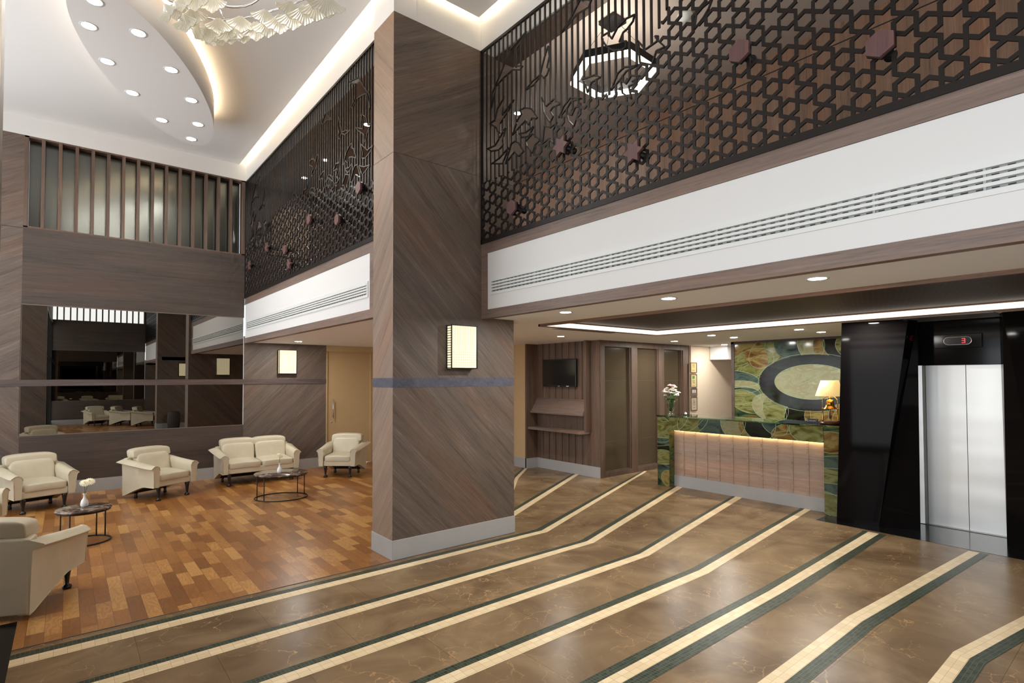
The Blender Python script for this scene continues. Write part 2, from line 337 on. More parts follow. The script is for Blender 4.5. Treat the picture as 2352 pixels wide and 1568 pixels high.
# ------------------------------------------------------------------ mesh helpers
class MB:
    def __init__(s): s.v = []; s.f = []; s.mi = []; s.uv = {}; s.sm = []
    def add(s, vs, fs, mi=0, smooth=False):
        b = len(s.v); s.v += [tuple(v) for v in vs]
        for f in fs: s.f.append(tuple(b+i for i in f)); s.mi.append(mi); s.sm.append(smooth)
        return s
    def box(s, x0, x1, y0, y1, z0, z1, mi=0):
        if x0 > x1: x0, x1 = x1, x0
        if y0 > y1: y0, y1 = y1, y0
        if z0 > z1: z0, z1 = z1, z0
        vs = [(x, y, z) for z in (z0, z1) for y in (y0, y1) for x in (x0, x1)]
        return s.add(vs, [(0, 2, 3, 1), (4, 5, 7, 6), (0, 1, 5, 4), (2, 6, 7, 3), (0, 4, 6, 2), (1, 3, 7, 5)], mi)
    def prism(s, pts, z0, z1, mi=0, axis='z', smooth=False):
        """polygon pts extruded; axis z: (x,y); axis x: (y,z); axis y: (x,z)"""
        n = len(pts)
        def P(p, h): return {'z': (p[0], p[1], h), 'x': (h, p[0], p[1]), 'y': (p[0], h, p[1])}[axis]
        vs = [P(p, z0) for p in pts]+[P(p, z1) for p in pts]
        s.add(vs, [tuple(range(n-1, -1, -1)), tuple(range(n, 2*n))], mi)
        b = len(s.v)-2*n
        for i in range(n):
            j = (i+1) % n; s.f.append((b+i, b+j, b+n+j, b+n+i)); s.mi.append(mi); s.sm.append(smooth)
        return s
    def bar(s, a, b, w, h, up=(0, 0, 1), mi=0):
        a = Vector(a); b = Vector(b); d = (b-a).normalized(); u = Vector(up); sd = d.cross(u).normalized(); u = sd.cross(d).normalized()
        vs = [p+sd*sx*w/2+u*sz*h/2 for p in (a, b) for sx, sz in ((-1, -1), (1, -1), (1, 1), (-1, 1))]
        return s.add(vs, [(0, 1, 2, 3), (7, 6, 5, 4), (0, 4, 5, 1), (1, 5, 6, 2), (2, 6, 7, 3), (3, 7, 4, 0)], mi)
    def tube(s, path, r, n=8, closed=False, mi=0):
        P = [Vector(p) for p in path]; k = len(P); rs = r if isinstance(r, (list, tuple)) else [r]*k
        vs = []; prev = None
        for i, p in enumerate(P):
            if closed: t = (P[(i+1) % k]-P[i-1])
            else: t = P[min(i+1, k-1)]-P[max(i-1, 0)]
            t.normalize()
            if prev is None:
                a = Vector((0, 0, 1)) if abs(t.z) < .9 else Vector((1, 0, 0)); prev = t.cross(a).normalized()
            prev = (prev-t*prev.dot(t)).normalized(); q = t.cross(prev)
            for j in range(n):
                an = 2*PI*j/n; vs.append(p+(prev*math.cos(an)+q*math.sin(an))*rs[i])
        fs = []
        for i in range(k if closed else k-1):
            a, b = i*n, ((i+1) % k)*n
            for j in range(n): fs.append((a+j, a+(j+1) % n, b+(j+1) % n, b+j))
        if not closed: fs += [tuple(range(n-1, -1, -1)), tuple(range((k-1)*n, k*n))]
        return s.add(vs, fs, mi, True)
    def lathe(s, prof, c=(0, 0, 0), n=20, mi=0, axis='z', cap=True):
        vs = []; k = len(prof)
        for r, z in prof:
            for j in range(n):
                a = 2*PI*j/n; x, y = r*math.cos(a), r*math.sin(a)
                p = {'z': (x, y, z), 'x': (z, x, y), 'y': (x, z, y)}[axis]
                vs.append((c[0]+p[0], c[1]+p[1], c[2]+p[2]))
        fs = [(i*n+j, i*n+(j+1) % n, (i+1)*n+(j+1) % n, (i+1)*n+j) for i in range(k-1) for j in range(n)]
        if cap: fs += [tuple(range(n-1, -1, -1)), tuple(range((k-1)*n, k*n))]
        return s.add(vs, fs, mi, True)
    def grid(s, nu, nv, fn, mi=0, wrapu=False, smooth=True):
        vs = [fn(i/(nu if wrapu else nu-1), j/(nv-1)) for i in range(nu) for j in range(nv)]
        fs = []
        for i in range(nu if wrapu else nu-1):
            for j in range(nv-1):
                a = i*nv+j; b = ((i+1) % nu)*nv+j; fs.append((a, b, b+1, a+1))
        return s.add(vs, fs, mi, smooth)
    def sup(s, c, h, e1=.35, e2=.35, n=28, k=16, mi=0, fn=None):
        """superellipsoid: soft cushion of half sizes h"""
        def pw(x, e): return math.copysign(abs(x)**e, x)
        def P(u, v):
            a = 2*PI*u; b = -PI/2+PI*v
            x = pw(math.cos(b), e1)*pw(math.cos(a), e2)*h[0]; y = pw(math.cos(b), e1)*pw(math.sin(a), e2)*h[1]; z = pw(math.sin(b), e1)*h[2]
            p = Vector((x, y, z))
            if fn: p = fn(p)
            return (c[0]+p[0], c[1]+p[1], c[2]+p[2])
        return s.grid(n, k, P, mi, True)
    def strip_uv(s, A, B, z, mi=0):
        """ribbon between polylines A and B with uv in metres"""
        k = len(A); b = len(s.v); L0 = 0
        for i in range(k): s.v += [(A[i][0], A[i][1], z), (B[i][0], B[i][1], z)]
        U = [0]
        for i in range(1, k): U.append(U[-1]+math.dist(A[i], A[i-1]))
        for i in range(k-1):
            f = (b+2*i, b+2*i+1, b+2*i+3, b+2*i+2); s.f.append(f); s.mi.append(mi); s.sm.append(False)
            wa, wb = math.dist(A[i], B[i]), math.dist(A[i+1], B[i+1])
            s.uv[len(s.f)-1] = [(U[i], 0), (U[i], wa), (U[i+1], wa), (U[i+1], 0)]
        return s
    def build(s, name, mats, parent=None, bevel=0, loc=None):
        me = bpy.data.meshes.new(name); me.from_pydata(s.v, [], s.f)
        mats = mats if isinstance(mats, (list, tuple)) else [mats]
        for q in mats: me.materials.append(q)
        for i, p in enumerate(me.polygons): p.material_index = s.mi[i]; p.use_smooth = s.sm[i]
        if s.uv:
            ul = me.uv_layers.new(name='UVMap')
            for fi, c in s.uv.items():
                for k, li in enumerate(me.polygons[fi].loop_indices): ul.data[li].uv = c[k]
        me.update()
        bm = bmesh.new(); bm.from_mesh(me); bmesh.ops.recalc_face_normals(bm, faces=bm.faces) if not s.uv else None
        if bevel:
            es = [e for e in bm.edges if len(e.link_faces) == 2 and e.calc_face_angle(0) > .6]
            bmesh.ops.bevel(bm, geom=es, offset=bevel, segments=2, profile=.5, affect='EDGES')
        bm.to_mesh(me); bm.free()
        o = bpy.data.objects.new(name, me); COL.objects.link(o)
        if parent: o.parent = parent
        if loc: o.location = loc
        return o
def tag(o, label, cat, group=None, kind=None):
    o['label'] = label; o['category'] = cat
    if group: o['group'] = group
    if kind: o['kind'] = kind
    return o
def thing(name, label, cat, loc=(0, 0, 0), rz=0, group=None):
    o = bpy.data.objects.new(name, None); COL.objects.link(o); o.location = loc; o.rotation_euler = (0, 0, rz)
    o.empty_display_size = .1
    return tag(o, label, cat, group)
def struct(name, mb, mats, parent=None, **k):
    o = mb.build(name, mats, parent, **k)
    if not parent: o['kind'] = 'structure'
    return o
def dup(root, loc, rz, label, group=None, scale=None):
    c = root.copy(); COL.objects.link(c); c.location = loc; c.rotation_euler = (0, 0, rz); c['label'] = label
    if group: c['group'] = group
    if scale: c.scale = scale
    for ch in list(root.children):
        d = ch.copy(); COL.objects.link(d); d.parent = c
        for g in ch.children:
            e = g.copy(); COL.objects.link(e); e.parent = d
    return c
def box(*a, mi=0): return MB().box(*a, mi=mi)

# ================================================================== FLOORS
fl = MB()
fl.add([(x, y, 0) for x, y in [(-.26, -1.1), (14, -1.1), (14, 8.9), (7.6, 8.95), (7.13, 8.55), (6.3, 7.85), (4.07, 5.4), (4.07, 4.93), (-.26, 4.93)]], [tuple(range(9))])
fl.add([(x, y, -.06) for x, y in [(-.26, -1.1), (14, -1.1), (14, 8.9), (-.26, 8.9)]], [(0, 1, 2, 3)])
struct('floor', fl, MARB)
f2 = MB()
f2.add([(x, y, 0) for x, y in [(-2.3, 5.5), (-.26, 5.5), (-.26, 4.93), (4.07, 4.93), (4.07, 5.4), (6.3, 7.85), (7.13, 8.55), (7.6, 8.95), (7.6, 11.3), (-2.3, 11.3)]], [tuple(range(10))])
f2.add([(x, y, 0) for x, y in [(-.6, -6), (14, -6), (14, -1.1), (-.6, -1.1)]], [(0, 1, 2, 3)])
struct('floor', f2, PARQ)
f3 = MB(); f3.add([(x, y, 0) for x, y in [(-2.3, -1.1), (-.26, -1.1), (-.26, 5.5), (-2.3, 5.5)]], [(0, 1, 2, 3)])
f3.add([(x, y, .002) for x, y in [(7.25, -1.1), (9, -1.1), (9, 2.93), (7.34, 2.93)]], [(0, 1, 2, 3)])
struct('floor', f3, BLKF)
# inlaid mosaic stripes: (dark outer, dark/cream joint, cream outer) polylines on the marble
def line(ys, xe, ye, xk): return [(-.26, ys), (xk, ys), (xe, ye)]
STR = [
  ('c', [[(-.26, 4.85), (4.33, 4.86), (8.66, 6.59)], [(-.26, 4.77), (4.36, 4.79), (8.66, 6.555)], [(-.26, 4.65), (4.37, 4.70), (8.66, 6.50)]]),
  ('c', [[(-.26, 4.17), (4.41, 4.22), (7.9, 5.36)], [(-.26, 4.11), (4.46, 4.16), (7.9, 5.31)], [(-.26, 3.99), (4.47, 4.07), (7.9, 5.2)]]),
  ('c', [[(-.26, 3.54), (4.54, 3.57), (7.9, 4.33)], [(-.26, 3.47), (4.56, 3.52), (7.9, 4.28)], [(-.26, 3.36), (4.58, 3.42), (7.9, 4.18)]]),
  ('c', [[(-.26, 2.90), (4.59, 2.94), (7.9, 3.33)], [(-.26, 2.84), (4.6, 2.87), (7.9, 3.28)], [(-.26, 2.73), (4.6, 2.77), (7.9, 3.2)]]),
  ('m', [[(-.26, 2.26), (4.6, 2.29), (7.25, 2.37)], [(-.26, 2.19), (4.6, 2.22), (7.25, 2.32)], [(-.26, 2.09), (4.6, 2.13), (7.25, 2.21)], [(-.26, 2.0), (4.6, 2.03), (7.25, 2.14)]]),
  ('r', [[(-.26, 1.60), (4.57, 1.61), (7.25, 1.41)], [(-.26, 1.50), (4.56, 1.51), (7.25, 1.32)], [(-.26, 1.40), (4.55, 1.42), (7.25, 1.25)]]),
  ('r', [[(-.26, .97), (4.52, .97), (7.27, .47)], [(-.26, .87), (4.5, .88), (7.27, .4)], [(-.26, .79), (4.49, .80), (7.27, .33)]]),
  ('c', [[(4.1, 5.46), (7.41, 7.26)], [(4.12, 5.40), (7.41, 7.19)], [(4.2, 5.32), (7.41, 7.10)]]),
  ('c', [[(4.3, 5.62), (6.3, 7.69), (7.13, 8.38)], [(4.3, 5.55), (6.3, 7.62), (7.13, 8.31)], [(4.3, 5.45), (6.3, 7.53), (7.13, 8.24)]]),
]
for kind, P in STR:
    b = MB()
    if kind == 'c': b.strip_uv(P[0], P[1], .0015, 1); b.strip_uv(P[1], P[2], .0015, 0)
    elif kind == 'm': b.strip_uv(P[0], P[1], .0015, 1); b.strip_uv(P[1], P[2], .0015, 0); b.strip_uv(P[2], P[3], .0015, 1)
    else: b.strip_uv(P[0], P[1], .0015, 0); b.strip_uv(P[1], P[2], .0015, 1)
    for v in range(len(b.v)): pass
    o = b.build('trim_1', [MW, MG]); o['kind'] = 'structure'
    # make faces point up
    bm = bmesh.new(); bm.from_mesh(o.data)
    for f in bm.faces:
        if f.normal.z < 0: f.normal_flip()
    bm.to_mesh(o.data); bm.free()
struct('trim_2', box(-.26, 4.07, 4.927, 4.94, 0, .002), plain('joint', srgb(70, 60, 55), .6))

# ================================================================== BACK WALL (mirror wall)
YB = 11.07
def backwall(Y, s, name):
    """Y plane, s=+1 thickness away from the room"""
    T = .2*s
    wl = MB()
    wl.box(-2.3, -.55, Y, Y+T, 0, 1.695, 0); wl.box(-2.3, -.55, Y, Y+T, 1.79, 4.1, 1); wl.box(-2.3, -.55, Y, Y+T, 4.105, 5.53, 1)
    wl.box(-.55, 2.56, Y, Y+T, 0, .935, 2); wl.box(-.55, 2.56, Y, Y+T, 2.945, 4.12, 2)
    struct(name, wl, [W_BS, W_LS, W_H])
    b = MB().box(-2.3, 4.12, Y-.012*s, Y+T, 1.695, 1.79); struct('trim_3', b, W_BAND)
    for z0, z1 in ((.94, 1.695), (1.79, 2.94)):
        o = MB().box(-.545, 2.55, Y+.01*s, Y+.02*s, z0, z1).build('wall_mirror', MIR)
        tag(o, 'long dark tinted mirror %s the wooden band %s' % ('below' if z0 < 1 else 'above', 'on the sofa wall' if s > 0 else 'on the far wall behind the photographer'), 'mirror')
    fr = MB()
    fr.box(-.55, 2.56, Y+.0*s, Y+.02*s, .935, .945); fr.box(-.55, 2.56, Y, Y+.02*s, 2.935, 2.945)
    fr.box(-.555, -.545, Y, Y+.02*s, .94, 2.94)
    struct('trim_4', fr, plain('mirror_edge', srgb(120, 104, 92), .4))
    struct('baseboard_back', MB().box(-2.3, 4.12, Y-.015*s, Y, 0, .2), PL)
backwall(YB, 1, 'wall_back'); backwall(-5.6, -1, 'wall_front')
# lounge side wall right of the mirror, door, tan wall
wl = MB(); wl.box(2.56, 4.12, YB, YB+.2, .0, 1.695, 0); wl.box(2.56, 4.12, YB, YB+.2, 1.79, 2.6, 0)
wl.box(5.11, 7.4, YB, YB+.2, 0, 2.6, 1); wl.box(4.12, 5.11, YB, YB+.2, 2.36, 2.6, 1)
struct('wall_back', wl, [W_SL, TAN])
d = MB().box(4.14, 5.09, YB+.02, YB+.06, .01, 2.345); do = struct('door_1', d, TAND)
MB().tube([(4.26, YB-.035, .99), (4.26, YB-.035, 1.37)], .011).tube([(4.26, YB+.02, 1.03), (4.26, YB-.035, 1.03)], .006).tube([(4.26, YB+.02, 1.33), (4.26, YB-.035, 1.33)], .006).build('door_handle', STEEL, do)
MB().lathe([(.001, -.006), (.018, -.006), (.018, 0)], (4.24, YB+.02, .9), axis='y').build('lock', STEEL, do)
fr = MB(); fr.box(4.12, 4.145, YB-.01, YB+.07, 0, 2.36); fr.box(5.085, 5.11, YB-.01, YB+.07, 0, 2.36); fr.box(4.12, 5.11, YB-.01, YB+.07, 2.345, 2.365)
fr.build('door_frame', TAND, do)
struct('baseboard_back', box(5.13, 7.13, YB-.015, YB, 0, .2), PL)
wl = MB(); wl.box(7.13, 7.33, 8.27, YB+.2, 0, 2.6, 0); struct('wall_right', wl, TAN)
struct('baseboard_right', box(7.115, 7.13, 8.26, YB, 0, .2), PL)

# slatted openings above the mirrors
def slats(Y, s, lab, glass):
    t = thing('slatted_screen', lab, 'screen', (1, Y, 4.12))
    ox, oy, oz = 1, Y, 4.12
    fr = MB(); fr.box(-.55-ox, 2.56-ox, 0, .16*s, 0, .02); fr.box(-.55-ox, 2.56-ox, 0, .16*s, 5.505-oz, 5.53-oz)
    fr.box(-.55-ox, -.50-ox, 0, .16*s, 0, 5.53-oz); fr.box(2.50-ox, 2.56-ox, 0, .16*s, 0, 5.53-oz); fr.build('frame', W_V, t)
    for k in range(14):
        x = -.33+k*.2035
        MB().box(x-.022-ox, x+.022-ox, .0, .12*s, .02, 5.505-oz).build('slat', W_V, t)
    if glass:
        MB().box(-.5-ox, 2.5-ox, .17*s, .18*s, 0, 1.41).build('glass_pane', MIRG, t)
slats(YB, 1, 'wooden slatted screen over grey glass high above the sofa wall', True)
slats(-5.6, -1, 'wooden slatted window screen high on the far wall behind the photographer, seen in the mirror', False)

# ================================================================== LEFT SIDE
wl = MB(); wl.box(-2.3, -2.1, 5.3, 5.7, 0, 6.0); wl.box(-2.3, -2.1, 10.8, 11.3, 0, 6.0); wl.box(-2.3, -2.1, 5.7, 10.8, 0, .3); wl.box(-2.3, -2.1, 5.7, 10.8, 5.5, 6.0); struct('wall_left', wl, W_L45)
gl = MB()
for y in (5.73, 7.4, 9.1, 10.77): gl.box(-2.25, -2.17, y-.03, y+.03, .3, 5.5)
for z in (.3, 2.9, 5.44): gl.box(-2.25, -2.17, 5.7, 10.8, z, z+.06)
struct('window_6', gl, BMET)
# pier between entrance and lounge
wl = MB(); wl.box(-2.3, -.386, 5.10, 5.36, 0, 6.0, 0); wl.box(-2.3, -.386, 4.85, 5.10, 0, 6.0, 1); struct('wall_left', wl, [W_BS, CREAM])
# entrance glazing x=-.45
gl = MB()
for y in (-5.6, -4.4, -2.6, -.8, 1.0, 2.9): gl.box(-.55, -.47, y-.05, y+.05, 0, 4.0)
for z in (0, 2.5, 3.9): gl.box(-.55, -.47, -5.6, 2.95, z, z+.1)
struct('window_1', gl, BMET)
struct('wall_left', box(-.6, -.46, -5.6, 4.85, 4.0, 6.0), WHITE)  # unseen wall brought down over the glazing to cut daylight on the bulkhead
struct('wall_left', box(-.6, -.46, 2.95, 4.85, 0, 4.0), W_L45)  # unseen solid wall added to block daylight from the near armchair

# ================================================================== PILLARS
def pillar(y0, y1, lab):
    t = thing('pillar', lab, 'pillar', (3.29, (y0+y1)/2, 0))
    ox, oy = 3.29, (y0+y1)/2
    x0, x1 = 2.51-ox, 4.07-ox; a, b = y0-oy, y1-oy
    sh = MB()
    for z0, z1, mi in ((.19, 1.707, 0), (1.803, 4.075, 0), (4.08, 5.52, 2)):
        c = 1 if z0 < 4 else 3
        vs = [(x0, a, z0), (x1, a, z0), (x1, b, z0), (x0, b, z0), (x0, a, z1), (x1, a, z1), (x1, b, z1), (x0, b, z1)]
        sh.add(vs, [(0, 1, 5, 4)], mi); sh.add(vs, [(2, 3, 7, 6)], mi); sh.add(vs, [(3, 0, 4, 7)], c); sh.add(vs, [(1, 2, 6, 5)], c)
        sh.add(vs, [(4, 5, 6, 7), (3, 2, 1, 0)], mi)
    sh.build('shaft', [W_BS, W_L45, W_LS, W_L45b], t)
    MB().box(x0+.003, x1-.003, a+.003, b-.003, 4.07, 4.085).build('seam', plain('joint', (.05, .04, .03, 1)), t)
    MB().box(x0-.002, x1+.002, a-.002, b+.002, 1.707, 1.803).build('band', W_BLUE, t)
    MB().box(x0-.008, x1+.008, a-.008, b+.008, 0, .195).build('plinth', PL, t, bevel=.004)
    return t
pillar(4.945, 5.40, 'tall square pillar of diagonal grey brown oak with a blue band')
pillar(-1.56, -1.1, 'oak pillar with blue band behind the photographer, seen in the sofa wall mirror')

# ================================================================== FASCIAS (bulkheads)
def fascia(X, y0, y1, nm, jamb0, jamb1, zt=3.303):
    t = MB()
    t.box(X, X+.08, y0, y1, 3.19, zt, 0)            # upper wood rail
    t.box(X, X+.08, y0, y1, 2.463, 2.56, 0)          # lower wood rail
    t.box(X, X+.08, jamb0, y1, 2.56, 3.19, 0) if jamb0 else None
    t.box(X, X+.08, y0, jamb1, 2.56, 3.19, 0) if jamb1 else None
    struct('trim_5', t, W_Y)
    struct(nm, box(X+.006, X+.08, y0+.002, y1-.002, 2.562, 3.188), WHITE)
fascia(3.6, -1.1, 4.945, 'wall_right', 4.83, 0)
fascia(2.57, 5.40, YB, 'wall_right', 0, 5.62)
fascia(2.57, -5.6, -1.56, 'wall_right', 0, 0)
# gallery floor slab above the fascia
struct('ceiling', MB().box(3.68, 6.3, -1.1, 5.4, 2.62, 3.2).box(2.65, 6.3, 5.40, YB, 2.62, 3.2).box(2.65, 6.3, -5.6, -1.56, 2.62, 3.2), DARK)

# lower ceiling with a recess for the perforated panel
ZC = 2.48
lc = MB(); px0, px1, py0, py1 = 4.62, 7.10, -.6, 5.12
for a in ((3.68, px0, -1.1, 5.12), (px1, 13, -1.1, 5.12), (px0, px1, -1.1, py0), (3.68, 13, 5.12, 5.4), (2.65, 13, 5.4, YB)):
    lc.box(a[0], a[1], a[2], a[3], ZC, ZC+.12)
lc.box(2.65, 13, -5.6, -1.1, ZC, ZC+.12)
struct('ceiling', lc, plain('low_ceiling_paint', srgb(246, 246, 246), .8))
pt = thing('ceiling_panel', 'large perforated bronze brown ceiling panel with a lit edge in front of the desk', 'ceiling panel', (5.86, 2.26, 2.45))
ox, oy, oz = 5.86, 2.26, 2.45
MB().box(px0-ox+.0, px1-ox, py0-oy, py1-oy, .085, .10).build('perforated_sheet', PERF, pt)
fr = MB()
for a in ((px0, px0+.035, py0, py1), (px1-.025, px1, py0, py1), (px0, px1, py0, py0+.03), (px0, px1, py1-.025, py1)):
    fr.box(a[0]-ox, a[1]-ox, a[2]-oy, a[3]-oy, .0, .085)
fr.build('frame', wood('oak_frame', (0, 1, 0), (0, 0, 1), [srgb(90, 66, 50), srgb(120, 90, 70), srgb(130, 96, 74), srgb(140, 108, 86)]), pt)
le = MB()
le.box(px0+.05-ox, px1-.026-ox, py1-.029-oy, py1-.026-oy, .012, .07); le.box(px1-.029-ox, px1-.026-ox, py0+.05-oy, py1-.03-oy, .012, .07)
le.box(px0+.036-ox, px0+.038-ox, py0+.05-oy, py1-.03-oy, .012, .07)
le.build('led_strip', LEDC, pt)
# ceiling air slot
g = MB().box(5.2, 6.4, 5.36, 5.47, ZC-.004, ZC)
tag(g.build('air_slot', plain('slot_grey', srgb(120, 112, 104), .6)), 'narrow grey air slot in the white ceiling beside the lit panel edge', 'vent')
# metal plate over lift
struct('trim_6', box(7.45, 7.95, 1.2, 2.02, ZC-.01, ZC), plain('plate_grey', srgb(170, 170, 172), .3, .6))

# ================================================================== MAIN CEILING + COVE
up_ = MB().box(-2.3, 3.9, -6, 11.3, 5.98, 6.1); struct('ceiling', up_, CEIL)
sl = MB()
ZS = 5.82
sl.prism([(-2.3, -5.5), (2.45, -5.5), (2.45, -1.0), (3.5, -1.0), (3.5, 4.85), (2.42, 4.85), (2.45, 4.9), (2.45, YB), (-2.3, YB)], ZS, ZS+.03)
struct('ceiling', sl, CEIL)
wf = MB()
wf.box(2.57, 2.77, 5.40, YB, 5.52, 5.98); wf.box(2.51, 2.77, 4.945, 5.40, 5.52, 5.98); wf.box(2.772, 3.598, 4.945, 5.14, 5.52, 5.98)
wf.box(3.6, 3.8, -1.1, 5.14, 5.52, 5.98); wf.box(2.51, 3.8, -1.3, -1.1, 5.52, 5.98); wf.box(2.57, 2.77, -5.6, -1.3, 5.52, 5.98)
wf.box(-2.3, 2.6, YB, YB+.2, 5.53, 6.0); wf.box(-2.3, 2.6, -5.8, -5.6, 5.53, 6.0)
struct('wall_cove', wf, WHITE)
cv = MB()
cv.box(2.40, 2.42, 5.0, YB-.05, ZS+.032, ZS+.05); cv.box(2.45, 3.45, 4.80, 4.82, ZS+.032, ZS+.05); cv.box(3.45, 3.47, -1.0, 4.8, ZS+.032, ZS+.05)
cv.box(2.40, 2.42, -5.5, -1.1, ZS+.032, ZS+.05)
tag(cv.build('cove_light_strip', LED), 'warm light strip hidden along the edge of the main ceiling', 'light strip')

# oval dropped panel
OC = Vector((.779, 7.764)); MJ = Vector((.39318, .91946)); MN = Vector((.91946, -.39318))
def oval(sa, sb, n=96):
    return [tuple(OC+MJ*sa*math.cos(2*PI*i/n)+MN*sb*math.sin(2*PI*i/n)) for i in range(n)]
ov = MB().prism(oval(1.788, .4955), 5.36, 5.74, smooth=True)
ot = tag(ov.build('oval_ceiling_panel', CEIL), 'white oval panel hanging under the main ceiling with downlights', 'ceiling panel')
vr = [(p[0], p[1], 5.765) for p in oval(1.70, .41, 64)]
MB().tube(vr, .012, 6, True).build('led_strip', emis('led_oval', (1, .78, .52, 1), 26), ot)
ns = MB().prism(oval(1.6, .3, 48), 5.74, 5.82).build('hanger', CEIL, ot)

# ================================================================== DOWNLIGHTS
def downlight(name, lens, R=.055):
    t = thing(name, '', 'light')
    MB().lathe([(R+.002, -.002), (R+.018, -.004), (R+.02, 0), (R+.002, 0)], n=28, cap=False).build('trim_ring', WMET, t)
    MB().lathe([(.001, -.002), (R, -.002)], n=28, cap=False).build('lens', lens, t)
    return t
d0 = downlight('downlight', LENSO, .06)
OV = [((.15, 6.39), 'glowing round downlight on the oval panel, cut by the top edge of the photo'),
      ((.12, 6.88), 'second downlight from the top in the left row of the oval panel'),
      ((.30, 7.53), 'third downlight from the top in the left row of the oval panel'),
      ((.58, 8.17), 'fourth downlight from the top in the left row of the oval panel'),
      ((.96, 8.78), 'fifth downlight from the top in the left row of the oval panel'),
      ((1.38, 9.20), 'downlight at the very lower tip of the white oval panel'),
      ((1.37, 8.61), 'lowest downlight of the right row on the oval panel'),
      ((1.18, 7.91), 'downlight on the right rim of the oval panel, second above its tip'),
      ((.88, 7.27), 'downlight near the middle of the right rim of the oval panel'),
      ((.52, 6.70), 'uppermost downlight of the right row on the oval panel')]
for i, (p, l) in enumerate(OV):
    g_ = 'downlights in the oval panel'
    if i == 0: d0.location = (p[0], p[1], 5.36); d0['label'] = l; d0['group'] = g_
    else: dup(d0, (p[0], p[1], 5.36), 0, l, g_)
d1 = downlight('downlight', LENS, .055)
LOW = [((4.0, 4.01), 'downlight in the low white ceiling nearest the pillar, left end of the front row'),
       ((4.0, 2.76), 'middle downlight of the front row between the white bulkhead and bronze panel'),
       ((4.0, 1.56), 'rightmost downlight of the front row under the right bulkhead'),
       ((6.25, 6.38), 'downlight in front of the television alcove'),
       ((8.81, 5.96), 'downlight near the glass partition above the flower end of the desk'),
       ((8.06, 4.76), 'front downlight of the left pair above the reception desk'),
       ((8.78, 4.77), 'rear downlight of the left pair above the reception desk'),
       ((10.55, 5.94), 'farthest downlight beside the white box on the cream wall'),
       ((8.06, 3.40), 'front downlight of the right pair above the reception desk'),
       ((8.80, 3.39), 'rear downlight of the right pair above the reception desk'),
       ((7.26, 2.32), 'downlight just above the black stone lift surround'),
       ((3.27, 10.18), 'downlight in the low ceiling over the sofa beside the wall lamp'),
       ]
for i, (p, l) in enumerate(LOW):
    g_ = 'downlights in the low ceiling'
    if i == 0: d1.location = (p[0], p[1], ZC); d1['label'] = l; d1['group'] = g_
    else: dup(d1, (p[0], p[1], ZC), 0, l, g_)
GAL = [((4.83, 5.77), 'bright gallery downlight shining through the birds of the right lattice'),
       ((3.34, 7.41), 'gallery downlight behind the left lattice, nearest the pillar'),
       ((3.34, 9.07), 'middle gallery downlight behind the left lattice'),
       ((3.34, 10.12), 'farthest gallery downlight behind the left lattice')]
for p, l in GAL: dup(d1, (p[0], p[1], 5.50), 0, l, 'gallery downlights', (.8, .8, 1))

# ================================================================== GALLERY BEHIND THE LATTICES
gw = MB(); gw.box(6.2, 6.3, -5.6, YB, 3.2, 5.6); struct('wall_right', gw, W_BACK)
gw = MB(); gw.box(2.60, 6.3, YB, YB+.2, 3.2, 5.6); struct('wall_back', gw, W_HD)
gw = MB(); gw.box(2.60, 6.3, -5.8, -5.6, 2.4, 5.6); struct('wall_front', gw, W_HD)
gc = MB(); gc.box(4.07, 6.3, -5.6, YB, 5.50, 5.56, 0); gc.box(2.77, 4.07, 5.40, YB, 5.50, 5.56, 2); gc.box(3.8, 4.07, -1.1, 5.0, 5.50, 5.56, 1)
gc.box(2.77, 4.07, -5.6, -1.1, 5.50, 5.56, 1)
struct('ceiling', gc, [plain('gallery_ceiling', srgb(205, 190, 178), .7), W_HD, W_BACK])
t = tag(box(3.02, 3.76, YB-.03, YB, 4.2, 5.18).build('wall_panel', plain('bronze_panel', srgb(112, 92, 72), .6)), 'pale bronze panel on the gallery end wall behind the left lattice', 'wall panel')
struct('trim_7', MB().box(6.192, 6.2, -5.6, YB, 5.285, 5.293), DARK)

# hexagon pendant
hx = [(4.13, 4.0), (4.58, 3.97), (4.76, 3.64), (4.52, 3.25), (4.10, 3.29), (3.87, 3.62)]
hc = Vector((4.325, 3.63)); zt = 4.9
pt = thing('hexagon_pendant', 'black hexagonal ring lamp with glowing faces behind the lattice birds', 'pendant lamp', (hc.x, hc.y, zt))
rad = .445; a0 = math.radians(62)
def hexr(r, k): return (r*math.cos(a0+k*PI/3), r*math.sin(a0+k*PI/3))
rg = MB(); lg = MB()
for k in range(6):
    A, B = hexr(rad, k), hexr(rad, k+1); a, b = hexr(rad-.07, k), hexr(rad-.07, k+1)
    def q(r0_, r1_, z0, z1, tgt):
        P = [hexr(r0_, k), hexr(r0_, k+1), hexr(r1_, k+1), hexr(r1_, k)]
        tgt.add([(p[0], p[1], z0) for p in P]+[(p[0], p[1], z1) for p in P], [(3, 2, 1, 0), (4, 5, 6, 7), (0, 1, 5, 4), (1, 2, 6, 5), (2, 3, 7, 6), (3, 0, 4, 7)])
    q(rad, rad-.07, .03, .11, rg); q(rad+.003, rad-.073, .0, .03, lg)
rg.build('ring', BMET, pt); lg.build('diffuser', HEXL, pt)
MB().box(-.1, .1, -.1, .1, 5.46-zt, 5.5-zt).build('canopy', BMET, pt)
for k in (0, 2, 4):
    p = hexr(rad-.035, k); MB().tube([(p[0], p[1], .11), (p[0]*.15, p[1]*.15, 5.46-zt)], .002, 5).build('cable', BMET, pt)
